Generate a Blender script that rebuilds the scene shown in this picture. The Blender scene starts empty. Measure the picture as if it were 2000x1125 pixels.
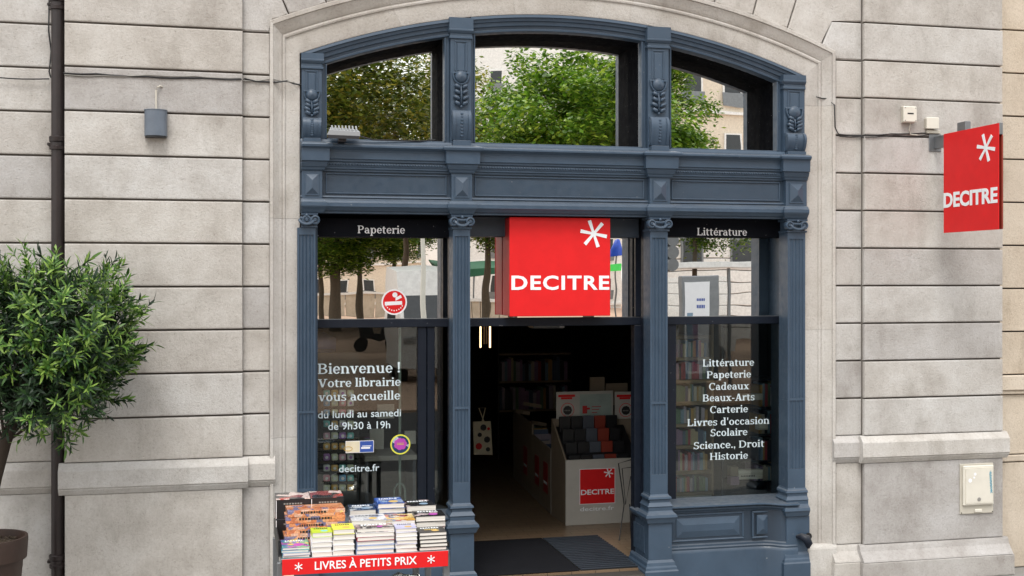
import bpy, bmesh, math, random
from mathutils import Vector, Matrix
random.seed(7)
S = bpy.context.scene
COL = S.collection
# ------------------------------------------------------------------ camera, sky, sun, exposure
F = 2298.0; TH = math.atan(550/2298); D = 9.31; CH = 2.43; CX = -2.23
cam = bpy.data.cameras.new('camera'); camo = bpy.data.objects.new('camera', cam); COL.objects.link(camo)
camo.location = (CX, -D, CH); camo.rotation_euler = (math.radians(90), 0, -TH)
cam.sensor_width = 36; cam.lens = 36*F/2000; cam.shift_y = -17.5/2000; cam.clip_end = 2000
S.camera = camo
SUN_EL, SUN_AZ = math.radians(58), math.radians(200)      # azimuth clockwise from +y; light comes from behind the camera, left
w = bpy.data.worlds.new('World'); S.world = w; w.use_nodes = True
nt = w.node_tree; nt.nodes.clear()
sky = nt.nodes.new('ShaderNodeTexSky'); sky.sky_type = 'NISHITA'; sky.sun_disc = False
sky.sun_elevation = SUN_EL; sky.sun_rotation = SUN_AZ; sky.air_density = 1.5; sky.dust_density = 3.0
cl = nt.nodes.new('ShaderNodeTexNoise'); cl.inputs['Scale'].default_value = 2.2; cl.inputs['Detail'].default_value = 5
cr = nt.nodes.new('ShaderNodeValToRGB'); cr.color_ramp.elements[0].position = .3; cr.color_ramp.elements[0].color = (.6, .6, .6, 1)
cr.color_ramp.elements[1].position = .7; cr.color_ramp.elements[1].color = (.95, .95, .95, 1)
mx = nt.nodes.new('ShaderNodeMixRGB'); mx.inputs['Color2'].default_value = (9.2, 9.1, 9.0, 1)
bg = nt.nodes.new('ShaderNodeBackground'); bg.inputs['Strength'].default_value = .12
wo = nt.nodes.new('ShaderNodeOutputWorld')
nt.links.new(cl.outputs['Fac'], cr.inputs['Fac']); nt.links.new(cr.outputs['Color'], mx.inputs['Fac'])
nt.links.new(sky.outputs['Color'], mx.inputs['Color1']); nt.links.new(mx.outputs['Color'], bg.inputs['Color'])
nt.links.new(bg.outputs['Background'], wo.inputs['Surface'])
sl = bpy.data.lights.new('sun', 'SUN'); sl.energy = 1.3; sl.angle = math.radians(22); sl.color = (1, .97, .93)
so = bpy.data.objects.new('sun', sl); COL.objects.link(so)
dirv = Vector((math.sin(SUN_AZ)*math.cos(SUN_EL), math.cos(SUN_AZ)*math.cos(SUN_EL), math.sin(SUN_EL)))
so.rotation_euler = dirv.to_track_quat('Z', 'Y').to_euler(); so.location = (0, -8, 12)
S.view_settings.view_transform = 'Standard'; S.view_settings.look = 'None'; S.view_settings.gamma = 1
S.view_settings.use_curve_mapping = False; S.view_settings.exposure = 0.78
S.cycles.max_bounces = 7; S.cycles.transparent_max_bounces = 10

# ------------------------------------------------------------------ measuring helper (camera geometry -> metres)
ct, st = math.cos(TH), math.sin(TH)
def W(px, py, y=0.0):
    u = (px-1000)/F; v = (545-py)/F; t = (D+y)/(ct-u*st)
    return CX+t*(st+u*ct), CH+t*v
def X(px, y=0.0): return W(px, 0, y)[0]
def Zz(px, py, y=0.0): return W(px, py, y)[1]

# ------------------------------------------------------------------ materials
M = {}
def nodes(name):
    m = bpy.data.materials.new(name); m.use_nodes = True; n = m.node_tree.nodes; l = m.node_tree.links
    return m, n, l, n['Principled BSDF']
def ramp(n, stops, interp='LINEAR'):
    r = n.new('ShaderNodeValToRGB'); r.color_ramp.interpolation = interp
    e = r.color_ramp.elements
    while len(e) < len(stops): e.new(.5)
    for k, (p, c) in enumerate(stops): e[k].position = p; e[k].color = (*c, 1)
    return r
def coords(n, l, scale=(1, 1, 1), rnd=False, kind='Object'):
    tc = n.new('ShaderNodeTexCoord'); mp = n.new('ShaderNodeMapping'); mp.inputs['Scale'].default_value = scale
    l.new(tc.outputs[kind], mp.inputs['Vector'])
    if rnd:
        oi = n.new('ShaderNodeObjectInfo'); mu = n.new('ShaderNodeMath'); mu.operation = 'MULTIPLY'; mu.inputs[1].default_value = 37
        l.new(oi.outputs['Random'], mu.inputs[0]); l.new(mu.outputs[0], mp.inputs['Location'])
    return mp.outputs[0]
def noise(n, l, vec, sc, det=4, rough=.6):
    t = n.new('ShaderNodeTexNoise'); t.inputs['Scale'].default_value = sc; t.inputs['Detail'].default_value = det
    t.inputs['Roughness'].default_value = rough; l.new(vec, t.inputs['Vector']); return t.outputs['Fac']
def mixc(n, l, fac, a, b, mode='MIX'):
    m = n.new('ShaderNodeMixRGB'); m.blend_type = mode
    for s, v in (('Fac', fac), ('Color1', a), ('Color2', b)):
        if isinstance(v, (int, float)): m.inputs[s].default_value = v
        elif isinstance(v, tuple): m.inputs[s].default_value = (*v, 1)
        else: l.new(v, m.inputs[s])
    return m.outputs[0]
def bump(n, l, h, st_, dist, b):
    bp = n.new('ShaderNodeBump'); bp.inputs['Strength'].default_value = st_; bp.inputs['Distance'].default_value = dist
    l.new(h, bp.inputs['Height']); l.new(bp.outputs[0], b.inputs['Normal']); return bp
def plain(name, col, rough=.5, metal=0, var=.12, sc=8, bmp=0, emit=0, spec=.5, coat=0, bsc=60):
    m, n, l, b = nodes(name)
    v = coords(n, l, rnd=True); f = noise(n, l, v, sc)
    lo = tuple(c*(1-var) for c in col); hi = tuple(min(1, c*(1+var)) for c in col)
    r = ramp(n, [(.3, lo), (.7, hi)]); l.new(f, r.inputs[0]); l.new(r.outputs[0], b.inputs['Base Color'])
    b.inputs['Roughness'].default_value = rough; b.inputs['Metallic'].default_value = metal
    b.inputs['Specular IOR Level'].default_value = spec; b.inputs['Coat Weight'].default_value = coat
    if bmp: bump(n, l, noise(n, l, v, bsc, 5), bmp, .004, b)
    if emit: b.inputs['Emission Color'].default_value = (*col, 1); b.inputs['Emission Strength'].default_value = emit
    M[name] = m; return m
def stone(name, a, b_, c_, rndv=.18, low=True):
    m, n, l, b = nodes(name)
    v = coords(n, l, rnd=True); vs = coords(n, l, (2.6, 2.6, 1.0), rnd=True)
    big = noise(n, l, v, 2.3, 6, .65)
    r = ramp(n, [(.33, a), (.5, b_), (.66, c_)]); l.new(big, r.inputs[0])
    fine = noise(n, l, v, 55, 8, .8); rf = ramp(n, [(.28, (.44, .40, .36)), (.43, (.94, .93, .92)), (.62, (1.07, 1.07, 1.07))]); l.new(fine, rf.inputs[0])
    c = mixc(n, l, .75, r.outputs[0], rf.outputs[0], 'MULTIPLY')
    streak = noise(n, l, vs, 1.3, 5, .7); rs = ramp(n, [(.30, (.62, .60, .57)), (.46, (1, 1, 1))]); l.new(streak, rs.inputs[0])
    c = mixc(n, l, .42, c, rs.outputs[0], 'MULTIPLY')
    vo = n.new('ShaderNodeTexVoronoi'); vo.inputs['Scale'].default_value = 26; l.new(v, vo.inputs['Vector'])
    rv = ramp(n, [(.05, (.5, .46, .42)), (.10, (1, 1, 1))]); l.new(vo.outputs['Distance'], rv.inputs[0])
    c = mixc(n, l, .6, c, rv.outputs[0], 'MULTIPLY')
    oi = n.new('ShaderNodeObjectInfo'); ro = ramp(n, [(0, (1-rndv, 1-rndv, 1-rndv*.9)), (.5, (1, .985, .96)), (1, (1.02, 1.03, 1.04))]); l.new(oi.outputs['Random'], ro.inputs[0])
    c = mixc(n, l, 1.0, c, ro.outputs[0], 'MULTIPLY')
    # grime that gathers in hollows and joints
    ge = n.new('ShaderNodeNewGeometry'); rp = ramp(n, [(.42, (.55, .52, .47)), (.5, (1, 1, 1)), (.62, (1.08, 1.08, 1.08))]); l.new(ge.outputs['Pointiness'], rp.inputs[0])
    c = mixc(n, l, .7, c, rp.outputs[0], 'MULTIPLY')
    l.new(c, b.inputs['Base Color']); b.inputs['Roughness'].default_value = .92; b.inputs['Specular IOR Level'].default_value = .2
    ad = n.new('ShaderNodeMath'); ad.operation = 'ADD'; ml = n.new('ShaderNodeMath'); ml.operation = 'MULTIPLY'; ml.inputs[1].default_value = .5
    l.new(rv.outputs[0], ml.inputs[0]); l.new(fine, ad.inputs[0]); l.new(ml.outputs[0], ad.inputs[1])
    bump(n, l, ad.outputs[0], 1.0, .008, b); M[name] = m
stone('stone', (.39, .368, .342), (.485, .467, .442), (.55, .538, .518), .17)
stone('stone_trim', (.42, .392, .36), (.50, .478, .446), (.55, .532, .505), .06)
stone('stone_beige', (.50, .43, .345), (.56, .49, .40), (.60, .53, .44), .04)
plain('mortar', (.14, .125, .11), .95)
def paint(name, col, rough=.38):
    m, n, l, b = nodes(name)
    v = coords(n, l); f = noise(n, l, v, 3.5, 6, .7)
    r = ramp(n, [(.3, tuple(c*.86 for c in col)), (.7, tuple(c*1.12 for c in col))]); l.new(f, r.inputs[0])
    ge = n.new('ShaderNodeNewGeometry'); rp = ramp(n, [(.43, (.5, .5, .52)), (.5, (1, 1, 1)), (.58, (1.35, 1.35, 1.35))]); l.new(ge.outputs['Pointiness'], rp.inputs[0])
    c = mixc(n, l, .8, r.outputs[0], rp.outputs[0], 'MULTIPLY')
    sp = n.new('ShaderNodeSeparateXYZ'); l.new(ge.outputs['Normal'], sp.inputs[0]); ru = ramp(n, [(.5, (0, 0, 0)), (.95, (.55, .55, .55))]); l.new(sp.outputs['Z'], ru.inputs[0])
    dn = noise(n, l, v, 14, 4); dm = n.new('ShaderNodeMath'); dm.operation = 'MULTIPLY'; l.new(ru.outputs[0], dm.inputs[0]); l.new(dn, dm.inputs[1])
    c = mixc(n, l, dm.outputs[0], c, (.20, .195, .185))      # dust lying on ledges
    ch = noise(n, l, v, 38, 3, .5); rc_ = ramp(n, [(.735, (0, 0, 0)), (.76, (.6, .6, .6))]); l.new(ch, rc_.inputs[0]); c = mixc(n, l, rc_.outputs[0], c, (.22, .23, .24))   # small chips
    l.new(c, b.inputs['Base Color'])
    fr = noise(n, l, v, 20, 5); rr = ramp(n, [(.3, (rough-.1,)*3), (.7, (rough+.16,)*3)]); l.new(fr, rr.inputs[0]); l.new(rr.outputs[0], b.inputs['Roughness'])
    b.inputs['Specular IOR Level'].default_value = .05 if 'black' in name else (.25 if 'dark' in name else .5)
    bump(n, l, noise(n, l, v, 45, 5), .12, .003, b); M[name] = m
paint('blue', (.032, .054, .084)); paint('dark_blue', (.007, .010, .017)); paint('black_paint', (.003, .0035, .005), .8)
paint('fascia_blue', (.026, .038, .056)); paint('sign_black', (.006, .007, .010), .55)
plain('red_sign', (.66, .014, .016), .42, var=.05, spec=.25); plain('red_dark', (.42, .012, .012), .5)
plain('red_poster', (.30, .012, .012), .5); plain('white', (.82, .82, .84), .5, var=.03); plain('letter_white', (.80, .84, .86), .5, var=.02); plain('letter_vinyl', (.62, .72, .76), .5, var=.02)
plain('pipe_brown', (.016, .010, .010), .42, var=.25); plain('grey_metal', (.20, .21, .22), .4, .6); plain('steel', (.45, .45, .45), .3, .9)
plain('lamp_grey', (.11, .135, .17), .4); plain('ivory', (.66, .63, .55), .5, var=.05); plain('ivory_d', (.50, .47, .40), .5, var=.05)
plain('cable', (.03, .03, .032), .5); plain('cable_grey', (.25, .24, .22), .6); plain('pot', (.036, .019, .013), .5, bmp=.3); plain('soil', (.05, .035, .022), .95, bmp=1)
plain('flood_grey', (.27, .28, .29), .4, var=.05); plain('flood_dark', (.05, .05, .055), .3)
plain('black', (.010, .010, .011), .5); plain('mat_rubber', (.009, .0095, .012), .9, bmp=.5, bsc=200, spec=.15); plain('grating', (.030, .037, .048), .55, .1, spec=.25); plain('step_stone', (.045, .038, .032), .8)
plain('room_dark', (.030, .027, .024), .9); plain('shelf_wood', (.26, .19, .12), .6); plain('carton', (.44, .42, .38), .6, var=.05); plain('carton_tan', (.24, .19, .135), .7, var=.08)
plain('bin_black', (.012, .012, .013), .5); plain('bin_grey', (.06, .07, .09), .5); plain('bin_red', (.22, .025, .010), .5)
plain('post_mint', (.30, .37, .34), .4); plain('blue_cloth', (.010, .04, .17), .6, bmp=.5); plain('blue_ink', (.03, .08, .35), .5)
def emis(name, col, s):
    m, n, l, b = nodes(name); b.inputs['Emission Color'].default_value = (*col, 1); b.inputs['Emission Strength'].default_value = s; M[name] = m
emis('tube_light', (1, .62, .32), 2.2)
def glass(name, refl, tint=(1, 1, 1), rough=0):
    m, n, l, b = nodes(name); n.remove(b); out = n['Material Output']
    g = n.new('ShaderNodeBsdfGlossy'); g.inputs['Roughness'].default_value = rough; g.inputs['Color'].default_value = (.95, .96, .94, 1)
    t = n.new('ShaderNodeBsdfTransparent'); t.inputs['Color'].default_value = (*tint, 1)
    m1 = n.new('ShaderNodeMixShader'); fr = n.new('ShaderNodeFresnel'); fr.inputs['IOR'].default_value = 1.5
    ad = n.new('ShaderNodeMath'); ad.use_clamp = True; ad.inputs[1].default_value = refl; l.new(fr.outputs[0], ad.inputs[0])
    v = coords(n, l); nz = noise(n, l, v, 1.1, 2); bp = n.new('ShaderNodeBump'); bp.inputs['Strength'].default_value = .06; bp.inputs['Distance'].default_value = .02
    l.new(nz, bp.inputs['Height']); l.new(bp.outputs[0], g.inputs['Normal'])
    l.new(ad.outputs[0], m1.inputs[0]); l.new(t.outputs[0], m1.inputs[1]); l.new(g.outputs[0], m1.inputs[2]); l.new(m1.outputs[0], out.inputs['Surface']); M[name] = m
glass('glass_mirror', .88, (.3, .3, .3)); glass('glass_shop', .025, (.86, .90, .88)); glass('plastic_clear', .12, (.9, .9, .9), .15)
def leaf(name, a, b_, c_, trans=.25):
    m, n, l, b = nodes(name); g = n.new('ShaderNodeNewGeometry'); r = ramp(n, [(0, a), (.6, b_), (1, c_)]); l.new(g.outputs['Random Per Island'], r.inputs[0])
    oi = n.new('ShaderNodeObjectInfo'); ro = ramp(n, [(0, (.75, .75, .75)), (1, (1.25, 1.25, 1.1))]); l.new(oi.outputs['Random'], ro.inputs[0])
    c = mixc(n, l, 1, r.outputs[0], ro.outputs[0], 'MULTIPLY'); l.new(c, b.inputs['Base Color'])
    b.inputs['Roughness'].default_value = .45; out = n['Material Output']
    t = n.new('ShaderNodeBsdfTranslucent'); l.new(c, t.inputs['Color']); ms = n.new('ShaderNodeMixShader'); ms.inputs[0].default_value = trans
    l.new(b.outputs[0], ms.inputs[1]); l.new(t.outputs[0], ms.inputs[2]); l.new(ms.outputs[0], out.inputs['Surface']); M[name] = m
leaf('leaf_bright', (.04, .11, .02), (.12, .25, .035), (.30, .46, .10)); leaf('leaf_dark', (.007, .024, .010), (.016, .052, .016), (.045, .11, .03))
leaf('leaf_street', (.035, .09, .008), (.13, .26, .02), (.36, .46, .06), .4); leaf('leaf_autumn', (.04, .08, .01), (.17, .23, .025), (.48, .40, .06), .4)
plain('bark', (.085, .065, .045), .95, bmp=1, bsc=25); plain('bark_dark', (.032, .022, .015), .95, bmp=1, bsc=30); plain('plaza', (.46, .31, .22), .9, sc=.6); plain('paving', (.24, .23, .215), .9, sc=2, bmp=.4)
plain('asphalt', (.05, .05, .053), .9); plain('render_white', (.82, .81, .79), .9); plain('render_cream', (.74, .65, .53), .9); plain('window_dark', (.03, .035, .04), .2)
plain('van_white', (.62, .62, .61), .3); plain('canopy_green', (.02, .12, .06), .7); plain('sign_green', (.05, .5, .08), .4, emit=.4); plain('sign_blue', (.02, .08, .55), .4)
plain('skin', (.45, .27, .20), .6); plain('navy', (.01, .015, .06), .8); plain('jeans', (.35, .33, .2), .8)
def printed(name, cols, sc=9, bg=None):
    m, n, l, b = nodes(name); v = coords(n, l, (1, 1, 1), rnd=True)
    vo = n.new('ShaderNodeTexVoronoi'); vo.inputs['Scale'].default_value = sc; l.new(v, vo.inputs['Vector'])
    sp = n.new('ShaderNodeSeparateColor'); l.new(vo.outputs['Color'], sp.inputs[0])
    k = len(cols); r = ramp(n, [(i/k, c) for i, c in enumerate(cols)], 'CONSTANT')
    l.new(sp.outputs[0], r.inputs[0])
    nz = noise(n, l, v, sc*4, 3); rn = ramp(n, [(.35, (.7, .7, .7)), (.65, (1.15, 1.15, 1.15))]); l.new(nz, rn.inputs[0])
    c = mixc(n, l, 1, r.outputs[0], rn.outputs[0], 'MULTIPLY'); l.new(c, b.inputs['Base Color']); b.inputs['Roughness'].default_value = .22
    b.inputs['Coat Weight'].default_value = .4; M[name] = m
O_ = (.68, .27, .12)
printed('print_orange', [O_, (.72, .36, .2), O_, (.20, .18, .30), (.70, .42, .3), (.55, .18, .08)], 22)
printed('print_games', [(.03, .03, .035), (.55, .08, .06), (.75, .6, .55), (.03, .03, .03), (.3, .08, .08)], 14)
printed('print_magazine', [(.10, .25, .45), (.45, .15, .45), (.75, .6, .1), (.2, .5, .3), (.1, .08, .3)], 30)
printed('print_navy', [(.02, .05, .12), (.02, .05, .12), (.5, .55, .6), (.03, .07, .16)], 16)
printed('print_white', [(.70, .71, .73), (.75, .76, .78), (.35, .38, .5), (.72, .73, .75)], 18)
printed('print_sun', [(.72, .40, .08), (.75, .55, .2), (.75, .7, .6), (.5, .06, .05), (.72, .42, .1), (.15, .2, .3)], 20)
printed('print_blackpic', [(.015, .015, .018), (.02, .02, .02), (.015, .015, .02), (.55, .45, .45), (.02, .02, .02)], 18)
printed('print_photo', [(.05, .04, .04), (.45, .3, .3), (.6, .55, .5), (.1, .08, .08)], 34)
printed('print_blue', [(.02, .09, .40), (.015, .06, .32), (.02, .10, .45), (.3, .4, .6)], 22)
plain('cover_yellow', (.72, .72, .08), .35, var=.03); plain('cover_green', (.45, .60, .03), .35, var=.05); plain('cover_lavender', (.45, .45, .62), .3); plain('cover_black', (.013, .013, .015), .35); plain('cover_gold', (.6, .4, .1), .35)
plain('cover_red', (.35, .02, .04), .4); plain('cover_bluegrey', (.30, .38, .58), .4); plain('cover_teal', (.05, .30, .36), .4)
def pages():
    m, n, l, b = nodes('pages'); v = coords(n, l, (1, 1, 260)); f = noise(n, l, v, 1.5, 2)
    r = ramp(n, [(.35, (.52, .48, .42)), (.6, (.80, .77, .72))]); l.new(f, r.inputs[0]); l.new(r.outputs[0], b.inputs['Base Color']); b.inputs['Roughness'].default_value = .9; M['pages'] = m
pages()
def tiles():
    m, n, l, b = nodes('floor_tiles'); v = coords(n, l); br = n.new('ShaderNodeTexBrick'); br.inputs['Scale'].default_value = 2.4
    br.inputs['Color1'].default_value = (.21, .14, .085, 1); br.inputs['Color2'].default_value = (.25, .18, .115, 1); br.inputs['Mortar'].default_value = (.06, .045, .03, 1)
    br.inputs['Mortar Size'].default_value = .008; l.new(v, br.inputs['Vector']); f = noise(n, l, v, 5)
    c = mixc(n, l, .3, br.outputs['Color'], f, 'MULTIPLY'); l.new(c, b.inputs['Base Color']); b.inputs['Roughness'].default_value = .35; M['floor_tiles'] = m
tiles()
for i, c in enumerate([(.35, .06, .07), (.45, .38, .25), (.08, .12, .20), (.5, .45, .4), (.28, .18, .3), (.12, .2, .13), (.45, .28, .1), (.03, .03, .04), (.4, .35, .42), (.2, .3, .4)]): plain('spine_%d' % i, c, .5)
for i, c in enumerate([(.10, .30, .55), (.65, .36, .10), (.62, .22, .30), (.15, .45, .45), (.30, .12, .40), (.55, .55, .40), (.55, .30, .40), (.70, .60, .65)]): plain('tin_%d' % i, tuple(min(.9, x*1.45) for x in c), .3)

# ------------------------------------------------------------------ geometry helpers
class B:
    def __init__(s): s.bm = bmesh.new(); s.mi = 0; s.mats = []
    def m(s, name):
        if name not in s.mats: s.mats.append(name)
        s.mi = s.mats.index(name); return s
    def _f(s, vs):
        try: f = s.bm.faces.new(vs); f.material_index = s.mi; return f
        except ValueError: return None
    def raw(s, verts, faces):
        v = [s.bm.verts.new(p) for p in verts]; return v, [s._f([v[i] for i in f]) for f in faces]
    def box(s, x0, x1, y0, y1, z0, z1, bev=0, seg=1):
        v, fs = s.raw([(x, y, z) for x in (x0, x1) for y in (y0, y1) for z in (z0, z1)],
              [(0, 1, 3, 2), (4, 6, 7, 5), (0, 4, 5, 1), (2, 3, 7, 6), (0, 2, 6, 4), (1, 5, 7, 3)])
        if bev:
            es = list({e for f in fs for e in f.edges}); r = bmesh.ops.bevel(s.bm, geom=es, offset=bev, segments=seg, affect='EDGES', profile=.5)
            for f in r['faces']: f.material_index = s.mi
        return s
    def loft(s, rings, close=True, caps=True):
        R = [[s.bm.verts.new(p) for p in r] for r in rings]; n = len(R[0])
        for a, b in zip(R, R[1:]):
            for i in range(n if close else n-1): s._f([a[i], a[(i+1) % n], b[(i+1) % n], b[i]])
        if caps: s._f(list(reversed(R[0]))); s._f(R[-1])
        return s
    def rects(s, xc, rings, yb):      # stacked rectangles: (z, halfwidth, yfront), held between the stone jambs
        L, H = (-1.694 if xc < -1 else -9), (2.600 if xc > 2 else 9)
        return s.loft([[(max(L, xc-h), yb, z), (max(L, xc-h), y, z), (min(H, xc+h), y, z), (min(H, xc+h), yb, z)] for z, h, y in rings])
    def prism(s, poly, y0, y1, bev=0):    # polygon in xz, extruded in y; y0 is the front
        n = len(poly); a = [s.bm.verts.new((x, y0, z)) for x, z in poly]; b = [s.bm.verts.new((x, y1, z)) for x, z in poly]
        f0 = s._f(a); f1 = s._f(list(reversed(b)))
        for i in range(n): s._f([a[i], b[i], b[(i+1) % n], a[(i+1) % n]])
        if bev: 
            r = bmesh.ops.bevel(s.bm, geom=list(f0.edges), offset=bev, segments=1, affect='EDGES')
            for f in r['faces']: f.material_index = s.mi
        return s
    def sweep(s, prof, path, closed_prof=False):   # prof (off, z), path (x, y) in plan; off pushes to the right-hand side of the path (towards -y when going +x)
        rings = []
        for i, p in enumerate(path):
            a = Vector(path[max(i-1, 0)]); c = Vector(path[min(i+1, len(path)-1)])
            d1 = (Vector(p)-a).normalized() if i else (c-Vector(p)).normalized(); d2 = (c-Vector(p)).normalized() if i < len(path)-1 else d1
            n1 = Vector((d1.y, -d1.x)); n2 = Vector((d2.y, -d2.x)); nn = (n1+n2); nn = nn/max(.3, nn.dot(n1))
            rings.append([(p[0]+nn.x*o, p[1]+nn.y*o, z) for o, z in prof])
        return s.loft(rings, close=closed_prof, caps=True)
    def extx(s, prof, x0, x1): return s.loft([[(x, y, z) for y, z in prof] for x in (x0, x1)])
    def tube(s, pts, r, n=8, caps=True):
        pts = [Vector(p) for p in pts]; rs = r if isinstance(r, (list, tuple)) else [r]*len(pts); rings = []; up = Vector((.13, .21, .97))
        for i, p in enumerate(pts):
            d = (pts[min(i+1, len(pts)-1)]-pts[max(i-1, 0)]).normalized(); a = d.cross(up)
            if a.length < .15: a = d.cross(Vector((1, 0, 0)))
            a.normalize(); b = d.cross(a)
            rings.append([p+(a*math.cos(t)+b*math.sin(t))*rs[i] for t in [2*math.pi*k/n for k in range(n)]])
        return s.loft(rings, caps=caps)
    def lathe(s, prof, c, n=24, axis='z', caps=False):
        def P(r, h, t):
            a, b = r*math.cos(t), r*math.sin(t)
            return (c[0]+a, c[1]+b, c[2]+h) if axis == 'z' else ((c[0]+a, c[1]+h, c[2]+b) if axis == 'y' else (c[0]+h, c[1]+a, c[2]+b))
        return s.loft([[P(r, h, 2*math.pi*k/n) for k in range(n)] for r, h in prof], caps=caps)
    def ball(s, c, r, sc=(1, 1, 1), n=10):
        rings = []
        for i in range(1, n//2+1):
            t = math.pi*i/(n//2+1); rings.append([(c[0]+sc[0]*r*math.sin(t)*math.cos(2*math.pi*k/n), c[1]+sc[1]*r*math.sin(t)*math.sin(2*math.pi*k/n), c[2]+sc[2]*r*math.cos(t)) for k in range(n)])
        return s.loft(rings)
    def build(s, name, mat=None, parent=None, smooth=0, fixn=True):
        if fixn: bmesh.ops.recalc_face_normals(s.bm, faces=s.bm.faces)
        me = bpy.data.meshes.new(name); s.bm.to_mesh(me); s.bm.free()
        for x in (s.mats or [mat]): me.materials.append(M[x])
        if smooth:
            for p in me.polygons: p.use_smooth = True
            if smooth < 180: me.set_sharp_from_angle(angle=math.radians(smooth))
        return link(name, me, parent)
def link(name, me, parent=None):
    o = bpy.data.objects.new(name, me); COL.objects.link(o)
    if parent:
        o.parent = parent; lp = PW.get(parent.name, Vector()); o.location = -lp; 
        PW[o.name] = Vector()
    return o
PW = {}
def thing(name, loc=(0, 0, 0), label=None, cat=None, group=None):
    o = bpy.data.objects.new(name, None); COL.objects.link(o); o.location = loc; PW[o.name] = Vector(loc); o.empty_display_size = .1
    return tag(o, label, cat, group)
def tag(o, label=None, cat=None, group=None, kind=None):
    if label: o['label'] = label
    if cat: o['category'] = cat
    if group: o['group'] = group
    if kind: o['kind'] = kind
    return o
def box(name, x0, x1, y0, y1, z0, z1, mat, parent=None, bev=0): return B().box(x0, x1, y0, y1, z0, z1, bev).build(name, mat, parent)


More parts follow.
